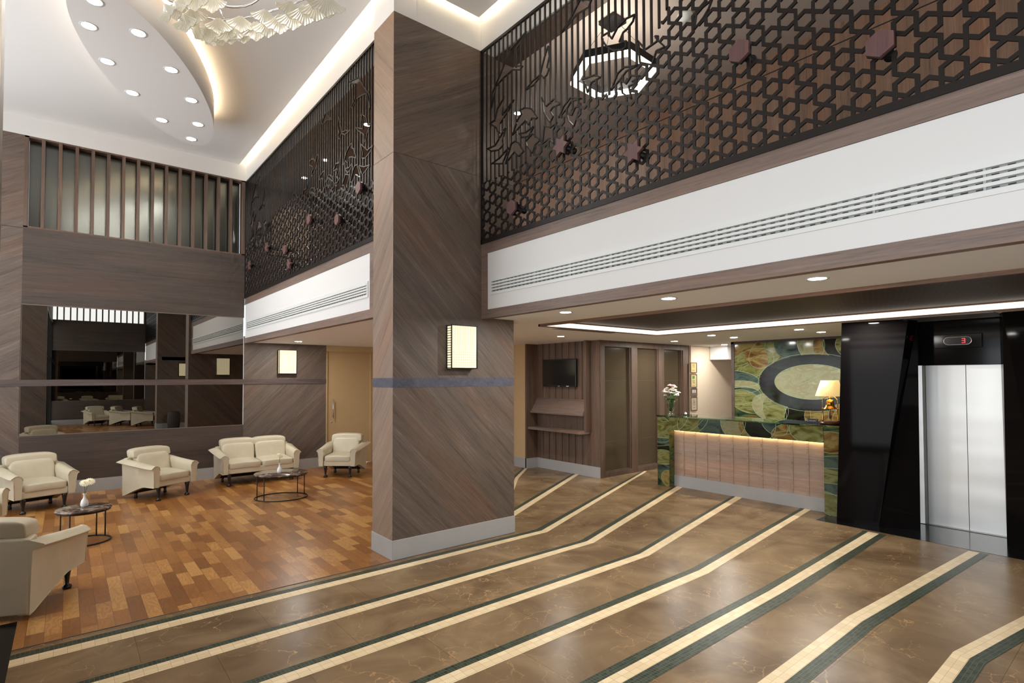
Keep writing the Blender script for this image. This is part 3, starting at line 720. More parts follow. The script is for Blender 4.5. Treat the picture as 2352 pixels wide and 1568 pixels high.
for x_, y_ in ((hc.x, hc.y), (4.325, .75)):  # point lights added inside the rings to lift the gallery and its ceiling
    l = bpy.data.lights.new('added_gallery_light', 'POINT'); l.energy = 20; l.shadow_soft_size = .12; l.color = (1, .93, .84)
    o = bpy.data.objects.new('added_gallery_light', l); COL.objects.link(o); o.location = (x_, y_, 5.0)
dup(pt, (4.325, .75, zt), 0, 'added unseen hexagonal ring lamp brightening the gallery toward the right')  # unseen copy of the pendant, added to brighten the gallery
t = tag(MB().lathe([(.001, -.05), (.05, -.045), (.075, -.02), (.08, 0)], (4.84, 3.11, 5.5)).build('smoke_detector', WMET), 'round white smoke detector on the gallery ceiling behind the right lattice', 'detector')

# ================================================================== LATTICE SCREENS
def inpoly(p, poly):
    x, y = p; c = False; n = len(poly)
    for i in range(n):
        x0, y0 = poly[i]; x1, y1 = poly[i-1]
        if (y0 > y) != (y1 > y) and x < (x1-x0)*(y-y0)/(y1-y0)+x0: c = not c
    return c
def interp(tab, y):
    tab = sorted(tab)
    if y <= tab[0][0]: return tab[0][1]
    for (a, b), (c, d_) in zip(tab, tab[1:]):
        if y <= c: return b+(d_-b)*(y-a)/(c-a)
    return tab[-1][1]
def lattice(X, y0, y1, ystar, zstar, bound, birds, name, lab, polys_on=True):
    zb, ztp = 3.303, 5.515
    t = thing(name, lab, 'lattice screen', (X, (y0+y1)/2, zb)); oy = (y0+y1)/2
    A, Rr = .2114, .1757
    TH = .012
    mb = MB()
    def inbird(p): return any(inpoly(p, b) for b in birds)
    def ok(p, star):
        if not (y0 < p[0] < y1 and zb < p[1] < ztp): return False
        bz = interp(bound, p[0])
        if star and p[1] > bz: return False
        if not star and p[1] < bz: return False
        return not inbird(p)
    def seg(p, q, wd, star):
        n = max(1, int(math.dist(p, q)/.012)); run = None; prev = None
        for i in range(n):
            a_ = (p[0]+(q[0]-p[0])*(i+.5)/n, p[1]+(q[1]-p[1])*(i+.5)/n)
            if ok(a_, star):
                if run is None: run = i
            elif run is not None:
                emit(p, q, run/n, i/n, wd); run = None
        if run is not None: emit(p, q, run/n, 1, wd)
    def emit(p, q, a_, b_, wd):
        P = (p[0]+(q[0]-p[0])*a_, p[1]+(q[1]-p[1])*a_); Q = (p[0]+(q[0]-p[0])*b_, p[1]+(q[1]-p[1])*b_)
        dx, dz = Q[0]-P[0], Q[1]-P[1]; L_ = math.hypot(dx, dz)
        if L_ < 1e-5: return
        ex = wd*.35 if L_ > .03 else 0
        nx, nz = -dz/L_*wd/2, dx/L_*wd/2; ux, uz = dx/L_*ex, dz/L_*ex
        c = [(P[0]-ux+nx, P[1]-uz+nz), (P[0]-ux-nx, P[1]-uz-nz), (Q[0]+ux-nx, Q[1]+uz-nz), (Q[0]+ux+nx, Q[1]+uz+nz)]
        vs = [(h, c_[0]-oy, min(max(c_[1], zb), ztp)-zb) for h in (-TH/2, TH/2) for c_ in c]
        mb.add(vs, [(3, 2, 1, 0), (4, 5, 6, 7), (0, 1, 5, 4), (1, 2, 6, 5), (2, 3, 7, 6), (3, 0, 4, 7)])
    # stars and hexagons: every cell carries an inset band, so neighbouring bands meet without overlapping
    wd = .0235
    def offs(poly, d):
        out = []; n = len(poly)
        for i in range(n):
            p0, p1, p2 = Vector(poly[i-1]), Vector(poly[i]), Vector(poly[(i+1) % n])
            a_ = (p1-p0).normalized(); b_ = (p2-p1).normalized(); na = Vector((-a_.y, a_.x)); nb = Vector((-b_.y, b_.x))
            q = (na+nb); q = q/max(.2, 1+na.dot(nb)); out.append(tuple(p1+q*d))
        return out
    def cell(poly):
        ins = offs(poly, wd/2); n = len(poly); S = 3
        for i in range(n):
            j = (i+1) % n
            for s_ in range(S):
                f0, f1 = s_/S, (s_+1)/S
                L_ = lambda a, b, f: (a[0]+(b[0]-a[0])*f, a[1]+(b[1]-a[1])*f)
                c = [L_(poly[i], poly[j], f0), L_(poly[i], poly[j], f1), L_(ins[i], ins[j], f1), L_(ins[i], ins[j], f0)]
                mp = (sum(p[0] for p in c)/4, sum(p[1] for p in c)/4)
                if not ok(mp, True): continue
                c = [(min(max(p[0], y0), y1), min(max(p[1], zb), ztp)) for p in c]
                vs = [(h, p[0]-oy, p[1]-zb) for h in (-TH/2, TH/2) for p in c]
                mb.add(vs, [(3, 2, 1, 0), (4, 5, 6, 7), (2, 3, 7, 6)] + ([(0, 1, 5, 4)] if not all(ok((mp[0]+dx, mp[1]+dz), True) for dx, dz in ((.03, 0), (-.03, 0), (0, .03), (0, -.03))) else []))
    jr0 = int((zb-zstar)/Rr)-2; jr1 = int((ztp-zstar)/Rr)+2
    kz = Rr/.8660254
    for j in range(jr0, jr1):
        off = (j % 2)*.5
        for i in range(int((y0-ystar)/A)-2, int((y1-ystar)/A)+3):
            cy = ystar+(i+off)*A; cz = zstar+j*Rr
            pl = []
            for k in range(6):
                pl.append((cy+A/2*math.cos(k*PI/3), cz+kz/2*math.sin(k*PI/3)))
                pl.append((cy+A/2*.57735*math.cos(k*PI/3+PI/6), cz+kz/2*.57735*math.sin(k*PI/3+PI/6)))
            cell(pl)
            for hy, hz in ((0, 1), (0, -1)):
                # hexagon at the centre of a triangle of stars
                hyc = cy; hzc = cz+hz*kz*.57735
                cell([(hyc+A/2*.57735*math.cos(k*PI/3+PI/6), hzc+kz/2*.57735*math.sin(k*PI/3+PI/6)) for k in range(6)])
    # bars
    y = y0+.03
    while y < y1:
        seg((y, zb), (y, ztp), .020, False); y += .0738
    # bird outlines
    bo = mb
    for b in birds:
        n = len(b)
        for i in range(n):
            p, q = b[i], b[(i+1) % n]
            if p[1] > ztp and q[1] > ztp: continue
            bo.bar((-.001, p[0]-oy, p[1]-zb), (-.001, q[0]-oy, q[1]-zb), .012, .014, (1, 0, 0))
            bo.box(-.0069, .0069, p[0]-oy-.005, p[0]-oy+.005, p[1]-zb-.005, p[1]-zb+.005)
    mb.build('lattice', LAT, t)
    fr = MB(); fw_ = .055
    fr.box(-.012, .012, y0-oy, y1-oy, 0, .05); fr.box(-.012, .012, y0-oy, y1-oy, ztp-zb-.03, ztp-zb)
    fr.box(-.012, .012, y0-oy, y0-oy+.02, 0, ztp-zb); fr.box(-.012, .012, y1-oy-.02, y1-oy, 0, ztp-zb)
    fr.build('frame', LAT, t)
    return t
BR=[[(3.141, 4.801), (3.077, 4.797), (3.029, 4.723), (2.966, 4.79), (2.872, 4.817), (2.787, 4.806), (2.801, 4.759), (2.86, 4.725), (2.906, 4.716), (2.947, 4.656), (2.874, 4.626), (2.881, 4.576), (2.927, 4.576), (3.029, 4.625), (3.092, 4.688), (3.142, 4.773)], [(2.751, 4.566), (2.678, 4.463), (2.557, 4.476), (2.494, 4.395), (2.575, 4.399), (2.618, 4.308), (2.735, 4.381)], [(4.169, 4.75), (4.062, 4.795), (3.949, 4.81), (3.931, 4.852), (3.875, 4.977), (3.83, 5.042), (3.813, 4.935), (3.849, 4.84), (3.822, 4.816), (3.85, 4.766), (3.895, 4.754), (3.931, 4.802), (4.043, 4.749)], [(4.741, 4.792), (4.729, 4.955), (4.594, 5.092), (4.421, 5.286), (4.156, 5.349), (4.256, 5.273), (4.337, 5.246), (4.338, 5.073), (4.217, 5.019), (4.257, 4.997), (4.38, 5.052), (4.528, 5.036), (4.661, 4.997)], [(4.382, 4.359), (4.3, 4.488), (4.229, 4.533), (4.259, 4.577), (4.179, 4.57), (4.083, 4.522), (3.989, 4.403), (4.008, 4.391), (4.074, 4.423), (4.122, 4.37), (4.17, 4.433), (4.24, 4.413)], [(3.923, 4.573), (3.86, 4.46), (3.754, 4.486), (3.66, 4.406), (3.772, 4.413), (3.807, 4.39), (3.764, 4.325), (3.808, 4.28), (3.843, 4.33), (3.897, 4.412)], [(3.687, 4.283), (3.619, 4.365), (3.528, 4.412), (3.393, 4.346), (3.52, 4.374), (3.569, 4.334), (3.636, 4.3)], [(3.578, 4.284), (3.513, 4.241), (3.472, 4.296), (3.409, 4.283), (3.425, 4.243), (3.449, 4.2), (3.489, 4.127), (3.554, 4.198)], [(4.776, 4.623), (4.684, 4.631), (4.639, 4.738), (4.518, 4.821), (4.54, 4.7), (4.552, 4.636), (4.36, 4.723), (4.444, 4.649), (4.596, 4.557), (4.596, 4.461), (4.64, 4.49), (4.662, 4.54)], [(4.27, 4.332), (4.171, 4.31), (4.046, 4.329), (4.122, 4.255), (4.22, 4.276)], [(4.171, 4.22), (4.065, 4.26), (3.953, 4.158), (4.028, 4.133), (4.066, 4.063), (4.152, 4.162)], [(3.889, 4.272), (3.808, 4.231), (3.713, 4.245), (3.765, 4.191), (3.757, 4.054), (3.827, 4.127), (3.917, 4.108)], [(4.823, 4.358), (4.685, 4.347), (4.498, 4.48), (4.553, 4.35), (4.531, 4.309), (4.619, 4.277), (4.753, 4.307)], [(4.404, 4.273), (4.342, 4.278), (4.281, 4.238), (4.201, 4.126), (4.281, 4.1), (4.352, 4.169), (4.5, 4.089)], [(4.742, 4.164), (4.597, 4.187), (4.446, 4.247), (4.553, 4.106)], [(3.376, 4.518), (3.224, 4.492), (3.166, 4.444), (3.269, 4.443), (3.315, 4.372), (3.338, 4.45)], [(3.04, 4.28), (2.97, 4.391), (2.902, 4.415), (2.76, 4.366), (2.876, 4.371), (2.943, 4.326)], [(2.937, 4.323), (2.877, 4.265), (2.825, 4.311), (2.736, 4.267), (2.812, 4.253), (2.768, 4.224), (2.851, 4.233), (2.826, 4.117), (2.918, 4.202)], [(2.235, 4.404), (2.218, 4.505), (2.166, 4.534), (2.09, 4.549), (2.116, 4.498), (2.157, 4.454)], [(3.647, 5.081), (3.514, 5.163), (3.401, 5.267), (3.263, 5.192), (3.294, 5.14), (3.449, 5.153)]]
#BR# right lattice birds in (y, z) of the screen plane
bdR = [(4.94, 4.0), (4.55, 3.98), (4.16, 4.0), (3.99, 4.12), (3.68, 4.26), (3.38, 4.31), (2.98, 4.24), (2.66, 4.42), (2.45, 4.72), (2.2, 4.86), (2.0, 5.2), (1.9, 5.6)]
lattice(3.6, -1.1, 4.94, 1.876, 3.483, bdR, BR, 'lattice_screen', 'dark metal lattice of stars and birds above the long right bulkhead')
# left screen repeats the design, mirrored and stretched along the lounge
BL = [[(5.40+(4.94-y)*1.0 + 0.02, z) for y, z in b] for b in BR]
BL += [[(10.9-(4.94-y)*1.0, z) for y, z in b] for b in BR[2:15]]
bdL = [(5.40, 3.95), (6.22, 4.08), (7.09, 4.32), (8.27, 4.5), (9.0, 4.5), (10.0, 4.3), (11.07, 4.28)]
lattice(2.57, 5.40, 11.07, 5.6, 3.483, bdL, BL, 'lattice_screen', 'dark metal lattice of stars and birds above the lounge bulkhead')
lattice(2.57, -5.6, -1.56, -5.5, 3.483, [(-5.6, 4.3), (-1.5, 4.3)], [], 'lattice_screen', 'dark lattice screen behind the photographer, glimpsed in the mirror')
# ornaments on stub posts
def ornament(kind, X, y, z, lab, r=.1):
    t = thing('wall_ornament', lab, 'ornament', (X-.05, y, z), 0, 'plum ornaments on the lattices')
    if kind == 'star':
        pts = []
        for k in range(6):
            pts.append((r*math.cos(k*PI/3), r*math.sin(k*PI/3))); pts.append((r*.577*math.cos(k*PI/3+PI/6), r*.577*math.sin(k*PI/3+PI/6)))
    else:
        pts = [(r*.8*math.cos(k*PI/3+PI/6), r*.8*math.sin(k*PI/3+PI/6)) for k in range(6)]
    MB().prism(pts, -.015, .01, axis='x').build('plate', W_PURP, t)
    MB().prism([(p[0]*1.04, p[1]*1.04) for p in pts], .01, .025, axis='x').build('backing', BMET, t)
    MB().lathe([(.028, .02), (.028, .16), (.036, .162), (.036, .18)], axis='x', n=16).build('post', BMET, t)
for k, y, z, l in (('star', 3.61, 3.97, 'plum star ornament left below the hexagonal lamp'), ('star', 2.77, 3.64, 'plum star ornament right below the hexagonal lamp'),
                   ('hexagon', 1.86, 4.04, 'plum hexagon ornament in the middle of the right lattice'), ('hexagon', 1.03, 3.69, 'plum hexagon ornament near the right edge of the photo'),
                   ('hexagon', 4.34, 3.57, 'small dark hexagon ornament low beside the pillar on the right lattice')):
    ornament(k, 3.6, y, z, l)
for k, y, z, l in (('hexagon', 5.8, 3.95, 'dark hexagon ornament of the left lattice closest to the pillar'), ('hexagon', 7.43, 3.96, 'dark ornament left of another at mid height of the left lattice'),
                   ('hexagon', 6.43, 3.73, 'dark ornament second from the pillar on the left lattice'), ('star', 9.46, 3.96, 'dark star ornament toward the mirror wall on the left lattice'),
                   ('hexagon', 8.48, 3.74, 'dark ornament in the lower middle of the left lattice'), ('star', 8.28, 3.49, 'lowest dark star ornament of the left lattice'),
                   ('star', 10.56, 3.84, 'dark star ornament at the far end of the left lattice')):
    ornament(k, 2.57, y, z, l, .09)

# ================================================================== AIR GRILLES
def grille(X, y0, y1, z0, z1, lab, n=4, seg=.49):
    t = thing('air_grille', lab, 'vent', (X, (y0+y1)/2, z0)); oy = (y0+y1)/2; L_ = y1-y0; Hh = z1-z0
    fr = MB(); b = .03
    fr.box(-.012, .0, -L_/2, L_/2, 0, b); fr.box(-.012, .0, -L_/2, L_/2, Hh-b, Hh); fr.box(-.012, 0, -L_/2, -L_/2+b, b, Hh-b); fr.box(-.012, 0, L_/2-b, L_/2, b, Hh-b)
    fr.build('frame', WMET, t)
    MB().box(-.002, .004, -L_/2+b, L_/2-b, b, Hh-b).build('backing', plain('grille_back', srgb(150, 154, 151), .6), t)
    step = (Hh-2*b)/n
    for i in range(n):
        zc = b+step*(i+.5)
        MB().box(-.016, -.004, -L_/2+b, L_/2-b, zc+step*.0, zc+step*.58).build('slat', WMET, t)
    dk = MB(); y = -L_/2+b+.05
    while y < L_/2-b:
        for i in range(n): dk.box(-.006, -.002, y, y+.03, b+step*(i+.5)-step*.32, b+step*(i+.5)-step*.16)
        y += .062
    o = dk.build('slot_holes', DARK, t); o['kind'] = 'stuff'
    y = -L_/2+b+seg
    while y < L_/2-b: MB().box(-.013, 0, y-.006, y+.006, b, Hh-b).build('divider', GREYM, t); y += seg
grille(3.606, -.9, 4.78, 2.715, 2.905, 'long white slotted air grille on the right bulkhead')
grille(2.576, 5.66, 10.95, 2.70, 2.88, 'long white slotted air grille on the bulkhead above the sofa', 4, .8)

# ================================================================== WALL SCONCES
def sconce(x0, y, z0, lab, back=1):
    w_, h_, dp = .33, .47, .1
    t = thing('wall_sconce', lab, 'wall lamp', (x0+w_/2, y, z0), 0 if back == 1 else PI)
    MB().box(-w_/2+.008, w_/2-.008, -dp+.008, 0, .008, h_-.008).build('shade', SCON, t)
    fr = MB()
    for sx in (-1, 1):
        for yy in (-dp, -.008): fr.box(sx*w_/2-.005, sx*w_/2+.005, yy, yy+.01, 0, h_)
        k = 0
        while k < 18: fr.box(sx*w_/2-.003, sx*w_/2+.003, -dp, 0, .012+k*.026, .018+k*.026); k += 1
    for z in (0, h_-.01): fr.box(-w_/2, w_/2, -dp, -dp+.01, z, z+.01)
    for z in (0, h_-.01): fr.box(-w_/2, w_/2, -dp, 0, z, z+.004)
    fr.build('frame', BMET, t)
    return t
sconce(3.14, 4.943, 1.9, 'glowing rectangular sconce on the front of the oak pillar')
sconce(3.17, YB, 1.89, 'glowing rectangular sconce on the lounge wall behind the sofa')
sconce(3.17, 5.402, 1.9, 'glowing sconce on the rear of the pillar, seen in the mirror', 2)
sconce(3.17, -1.098, 1.9, 'glowing sconce on the pillar behind the photographer, seen in the mirror', 2)

# ================================================================== SEATING
def make_seat(name, lab, cat, hw, n_cush, loc, rz, group):
    """hw: half distance between the arms' inner faces; front is local -y"""
    t = thing(name, lab, cat, loc, rz, group)
    T = .075
    def zb(y):
        if y < -.12: return .205
        s = (y+.12)/.46; return .205-.165*min(1, s)**1.15
    def ztop(y): s = (y+.36)/.70; return .515+.075*s**1.2
    for sx in (-1, 1):
        mb = MB(); ny = 15
        rings = []
        for i in range(ny):
            y = -.36+.72*i/(ny-1); a = ztop(min(y, .34)); b = zb(min(y, .34)); fl_ = .045+.045*((y+.36)/.72)
            if i == 0: fl_ = .035
            P = [(hw, b), (hw-.004, .34), (hw-.012, a-.06), (hw+.004, a-.012), (hw+.04, a+.008), (hw+T, a), (hw+T+fl_, a-.028), (hw+T+fl_+.004, a-.036), (hw+T+fl_-.014, a-.046), (hw+T+.012, a-.075), (hw+T+.006, .34), (hw+T, b)]
            rings.append([(sx*p[0], y, p[1]) for p in P])
        k = len(rings[0]); vs = [p for r_ in rings for p in r_]
        fs = [(i*k+j, i*k+(j+1) % k, (i+1)*k+(j+1) % k, (i+1)*k+j) for i in range(ny-1) for j in range(k)]
        fs += [tuple(range(k)), tuple(range((ny-1)*k, ny*k))]
        mb.add(vs, fs, 0, True)
        o = mb.build('arm', LEATH, t)
        try:
            md = o.modifiers.new('edges', 'EDGE_SPLIT'); md.split_angle = math.radians(50)
        except Exception: pass
        pp = MB()
        R_ = rings[0]; pp.tube([Vector(p)+Vector((0, -.002, 0)) for p in R_[2:11]], .0045, 6)
        lip = [Vector(r_[7]) for r_ in rings]; pp.tube(lip, .005, 6)
        low = [Vector(r_[11])+Vector((sx*.001, 0, 0)) for r_ in rings]; pp.tube(low, .0045, 6)
        pp.tube([Vector(rings[0][11]), Vector(rings[0][9])], .0045, 6)
        pp.build('piping', LEATH, o)
    # carcass
    cb = MB(); cb.box(-hw+.001, hw-.001, -.335, .30, .205, .30)
    cb.build('seat_base', LEATH, t, bevel=.012)
    bk = MB()
    bk.prism([(.25, .30), (.335, .045), (.365, .04), (.36, .60), (.27, .62)], -hw-T+.006, hw+T-.006, axis='x')
    bk.build('back_panel', LEATH, t, bevel=.012)
    # cushions
    wq = hw/n_cush
    for c in range(n_cush):
        cx = -hw+wq*(2*c+1)
        MB().sup((cx, -.075, .335), (wq-.004, .275, .062), .28, .2, fn=lambda p: Vector((p.x, p.y, p.z+.012*(1-(p.x/wq)**2)+.008*math.sin(p.y*9)))).build('seat_cushion', LEATH, t)
        def lean(p):
            cr = .016*math.exp(-((p.z+.04)/.03)**2)*(1 if p.y < 0 else 0)
            return Vector((p.x*(1-.03*(p.z < -.05)), p.y+p.z*.32+cr, p.z))
        MB().sup((cx, .185, .50), (wq-.004, .075, .175), .35, .3, 32, 26, fn=lean).build('back_cushion', LEATH, t)
        ext = .035 if n_cush == 1 else .012
        MB().sup((cx, .265, .665), (wq+ext-.002, .085, .075), .42, .12, 36, 18, fn=lambda p: Vector((p.x, p.y+p.z*.25, p.z+.01*(1-(p.x/wq)**2)))).build('headrest', LEATH, t)
    lx = hw-.03
    for sx in (-1, 1):
        MB().lathe([(.034, .21), (.030, .17), (.020, .10), (.015, .05), (.014, .038), (.030, .028), (.036, .016), (.032, .0)], (sx*lx, -.30, 0)).build('front_leg', BLEG, t)
        MB().lathe([(.022, .13), (.02, .04), (.024, .02), (.022, 0)], (sx*lx, .21, 0)).build('rear_foot', BLEG, t)
    bn = MB().prism([(-.30, .206), (.25, .206), (.33, .06), (.30, .055), (.0, .16)], -hw+.02, hw-.02, axis='x').build('under_panel', plain('liner', (.03, .027, .024, 1), .9), t)
    return t
GL = 'cream leather armchairs'
ch = make_seat('armchair', 'cream leather armchair with white daisy table before it, under the dark mirror', 'armchair', .255, 1, (-.31, 10.13, 0), math.radians(18), GL)
dup(ch, (1.13, 9.94, 0), math.radians(27.7), 'cream leather armchair standing alone under the mirror, turned toward the sofa', GL)
dup(ch, (4.045, 9.97, 0), math.radians(-40.5), 'cream leather armchair in front of the tan door beside the pillar', GL)
dup(ch, (-.315, 5.94, 0), math.radians(152), 'nearest shaded cream armchair seen from behind at the left edge', GL)
dup(ch, (-1.00, 8.66, 0), math.radians(62), 'cream armchair mostly outside the left edge, only an arm showing', GL)
dup(ch, (.95, -4.5, 0), math.radians(160), 'armchair facing the camera side in the mirror, left of its neighbours', GL)
dup(ch, (1.75, -4.0, 0), math.radians(118), 'middle armchair of the row seen only in the mirror', GL)
dup(ch, (2.35, -3.05, 0), math.radians(112), 'armchair closest to the pillar in the mirror reflection', GL)
make_seat('sofa', 'cream leather two seat sofa against the diagonal oak wall', 'sofa', .535, 2, (2.63, 10.38, 0), 0, None)

def coffee_table(lab, x, y, R_, sq, rz):
    t = thing('coffee_table', lab, 'table', (x, y, 0), rz, 'round marble coffee tables')
    mb = MB().lathe([(R_*.3, .352), (R_-.012, .352), (R_, .362), (R_, .372), (R_-.01, .38), (.001, .38)], n=56)
    mb.v = [(p[0], p[1]*sq, p[2]) for p in mb.v]; mb.build('marble_top', TMARB, t)
    ring = [(R_*.97*math.cos(a*PI/24), R_*.97*math.sin(a*PI/24)*sq, .009) for a in range(48)]
    MB().tube(ring, .008, 6, True).build('base_ring', BMET, t)
    MB().tube([(p[0]*.96, p[1]*.96, .345) for p in ring], .007, 6, True).build('top_ring', BMET, t)
    for a in (35, 60, 215, 240):
        c, s = math.cos(math.radians(a))*R_*.95, math.sin(math.radians(a))*R_*.95*sq
        MB().tube([(c, s, .008), (c, s, .352)], .007, 8).build('leg', BMET, t)
coffee_table('small round marble topped coffee table in front of the left armchair', .165, 7.70, .255, .95, 0)
coffee_table('wider marble topped coffee table with black wire base before the sofa', 2.54, 8.64, .385, .85, math.radians(-28))

def vase(x, y, z, lab, flab, nfl, rz):
    t = tag(MB().lathe([(.001, 0), (.028, 0), (.036, .015), (.038, .04), (.030, .07), (.014, .095), (.010, .12), (.012, .135), (.018, .145), (.014, .145), (.007, .12), (.001, .12)], n=28, cap=False).build('bud_vase', PORC, loc=(x, y, z)), lab, 'vase', 'white bud vases')
    f = thing('flower', flab, 'flowers', (x, y, z+.12), rz)
    heads = [((.0, .0), .14), ((.045, .01), .15), ((-.04, .02), .11)][:nfl]
    for (hx, hy), hz in heads:
        MB().tube([(0, 0, -.02), (hx*.3, hy*.3, hz*.5), (hx, hy, hz-.005)], .003, 6).build('stem', STEM, f)
        pb = MB(); d_ = Vector((hx+.01, -.5, .55)).normalized(); q_ = d_.to_track_quat('Z', 'Y')
        for layer, (rr, nn, zz) in enumerate(((.05, 18, 0), (.036, 14, .006), (.022, 10, .01))):
            for k in range(nn):
                a = 2*PI*k/nn+layer*.2; c, s = math.cos(a), math.sin(a)
                P = [(.004, -.003, zz), (rr*.6, -.007, zz+.008), (rr, -.003, zz+.004), (rr, .003, zz+.004), (rr*.6, .007, zz+.008), (.004, .003, zz)]
                vs = []
                for p in P: vs.append(q_ @ Vector((p[0]*c-p[1]*s, p[0]*s+p[1]*c, p[2]))+Vector((hx, hy, hz)))
                for p in P: vs.append(q_ @ Vector((p[0]*c-p[1]*s, p[0]*s+p[1]*c, p[2]-.0012))+Vector((hx, hy, hz)))
                pb.add(vs, [(0, 1, 4, 5), (1, 2, 3, 4), (11, 10, 7, 6), (10, 9, 8, 7)])
        pb.build('petals', plain('cream_petal', srgb(246, 238, 206), .6), f)
        MB().sup(tuple(Vector((hx, hy, hz))+d_*.010), (.010, .010, .007), 1, 1, 12, 8).build('flower_centre', plain('yellow_centre', srgb(226, 196, 96), .6), f)
vase(.17, 7.74, .38, 'white porcelain bud vase on the small left coffee table', 'two cream gerbera daisies in the left table vase', 2, 0)
vase(2.50, 8.60, .38, 'white porcelain bud vase on the coffee table before the sofa', 'pale flower stem in the vase before the sofa', 1, .5)

# ribbed basket seen in the mirror
bs = MB(); n = 40
def bas(u, v):
    a = 2*PI*u; r_ = (.17+.03*math.sin(PI*v))*(1+.03*math.cos(20*a)); return (r_*math.cos(a), r_*math.sin(a), .62*v)
bs.grid(160, 14, bas, 0, True); bs.lathe([(.001, .0), (.165, .0)], n=40, cap=False)
tag(bs.build('floor_basket', plain('dark_rattan', srgb(58, 50, 44), .6), loc=(3.0, -.8, 0)), 'tall dark ribbed basket beside the pillar in the mirror', 'basket')

# palm at the left edge
pt = thing('potted_palm', 'potted palm with thin fronds just entering the left edge of the photo', 'plant', (-1.34, 10.12, 0))
MB().lathe([(.001, 0), (.14, 0), (.18, .34), (.165, .34), (.15, .30), (.001, .30)], n=28, cap=False).build('pot', BLEG, pt)
fb = MB()
for k in range(16):
    a = k*2.4; ln = .55+.2*random.random(); z0 = .5+.055*k
    sp = [Vector((0, 0, .3+.02*k)), Vector((.05*math.cos(a), .05*math.sin(a), z0))]
    for s in range(1, 7): sp.append(Vector(((.05+ln*.75*s/6)*math.cos(a), (.05+ln*.75*s/6)*math.sin(a), z0+.45*math.sin(s/6*2.2)*ln)))
    fb.tube(sp, [.006]*3+[.004]*5, 5)
    for s in range(2, 8):
        for sd in (-1, 1):
            for h_ in (0, .5):
                p = sp[s].lerp(sp[max(s-1, 1)], h_); d_ = Vector((math.cos(a+sd*.8), math.sin(a+sd*.8), -.15)).normalized()
                e_ = p+d_*.2; sdv = d_.cross(Vector((0, 0, 1))).normalized()*.006
                mid = p.lerp(e_, .4)+Vector((0, 0, .015))
                fb.add([p, mid+sdv, e_, mid-sdv, mid+Vector((0, 0, .003))], [(0, 1, 4), (1, 2, 4), (2, 3, 4), (3, 0, 4)])
fb.build('fronds', plain('palm_green', srgb(96, 104, 48), .55), pt)

# ================================================================== TELEVISION WALL
XT = 7.41
wl = MB(); wl.box(XT, XT+.12, 6.57, 8.27, 0, 2.6)
struct('wall_right', wl, W_V)
bt = MB()
for y in (8.08, 7.90, 7.72, 7.54, 7.36, 7.19, 7.01): bt.box(XT-.018, XT, y-.012, y+.012, .2, .8); bt.box(XT-.018, XT, y-.012, y+.012, 1.4, 2.48)
struct('trim_8', bt, W_V)
struct('wall_back', MB().box(7.115, XT+.12, 8.25, 8.29, 0, 2.6), W_V)
struct('baseboard_right', MB().box(XT-.015, XT, 6.57, 8.25, 0, .195).box(7.11, XT, 8.235, 8.25, 0, .195), PL)
struct('trim_9', MB().box(7.27, XT, 6.78, 6.83, .83, 2.48), W_V)
sh = thing('wall_shelf', 'oak brochure shelf with sloped rack under the television', 'shelf', (XT, 7.53, .78)); ox, oy, oz = XT, 7.53, .78
cpts = [(0, 8.249-oy), (-.26, 8.249-oy)]+[(-.26+.09-.09*math.cos(a*PI/12), 6.80+.09-oy-.09*math.sin(a*PI/12)) for a in range(0, 7)]+[(0, 6.80-oy)]
MB().prism(cpts, 0, .05).build('counter', W_Y, sh)
rk = MB()
prof = [(-.20, .325), (-.20, .36), (-.185, .36), (-.185, .345), (-.012, .62), (0, .62), (0, .325)]
n_ = len(prof); y0_, y1_ = 6.835-oy, 8.248-oy
vs = [(p[0], y0_, p[1]) for p in prof]+[(p[0], y1_, p[1]) for p in prof]
rk.add(vs, [tuple(range(n_)), tuple(range(2*n_-1, n_-1, -1))]+[(i, (i+1) % n_, n_+(i+1) % n_, n_+i) for i in range(n_)])
rk.build('sloped_rack', W_Y, sh)
tv = thing('television', 'black flat television on the oak slatted wall', 'television', (XT, 7.55, 1.63)); 
MB().box(-.075, -.03, -.455, .455, 0, .53).build('case', BLEG, tv, bevel=.006)
MB().box(-.0765, -.074, -.435, .435, .025, .51).build('screen', plain('tv_screen', (.004, .004, .004, 1), .12), tv)
MB().box(-.03, 0, -.15, .15, .1, .4).build('wall_bracket', BMET, tv)
MB().box(-.077, -.0755, -.02, .02, .008, .015).build('badge', WMET, tv)
MB().box(-.077, -.0755, -.27, -.20, .006, .018).build('sticker', WMET, tv)

# glass partition
YG = 6.565
gp = MB()
for x0, x1 in ((7.42, 7.54), (8.30, 8.48), (9.16, 9.34), (10.01, 10.23)): gp.box(x0, x1, YG, YG+.12, 0, 2.49)

for x0, x1 in ((7.54, 8.30), (8.48, 9.16), (9.34, 10.01)): gp.box(x0, x1, YG, YG+.12, 2.37, 2.49); gp.box(x0, x1, YG, YG+.12, 0, .085)
gp.box(10.1, 10.23, YG+.12, YG+.5, 0, 2.49)
struct('window_2', gp, W_V)
for i, (x0, x1) in enumerate(((7.54, 8.30), (8.48, 9.16), (9.34, 10.01))):
    o = MB().box(x0, x1, YG+.075, YG+.09, .085, 2.37).build('window_%d' % (3+i), BRGL); o['kind'] = 'structure'
    b = MB(); b.box(x0, x0+.02, YG+.05, YG+.075, .085, 2.37); b.box(x1-.03, x1, YG+.02, YG+.075, .085, 2.37); b.box(x0, x1, YG+.03, YG+.075, .085, .10)
    for z in (.62, 1.74): b.box(x0+.02, x1-.03, YG+.072, YG+.075, z, z+.006)
    struct('trim_10', b, W_V)
struct('wall_back', MB().box(10.23, 13, 6.52, 6.7, 0, 2.6), CREAM)
wb = MB().box(10.95, 11.62, 6.1, 6.51, 2.19, 2.479)
struct('trim_11', wb, WHITE)
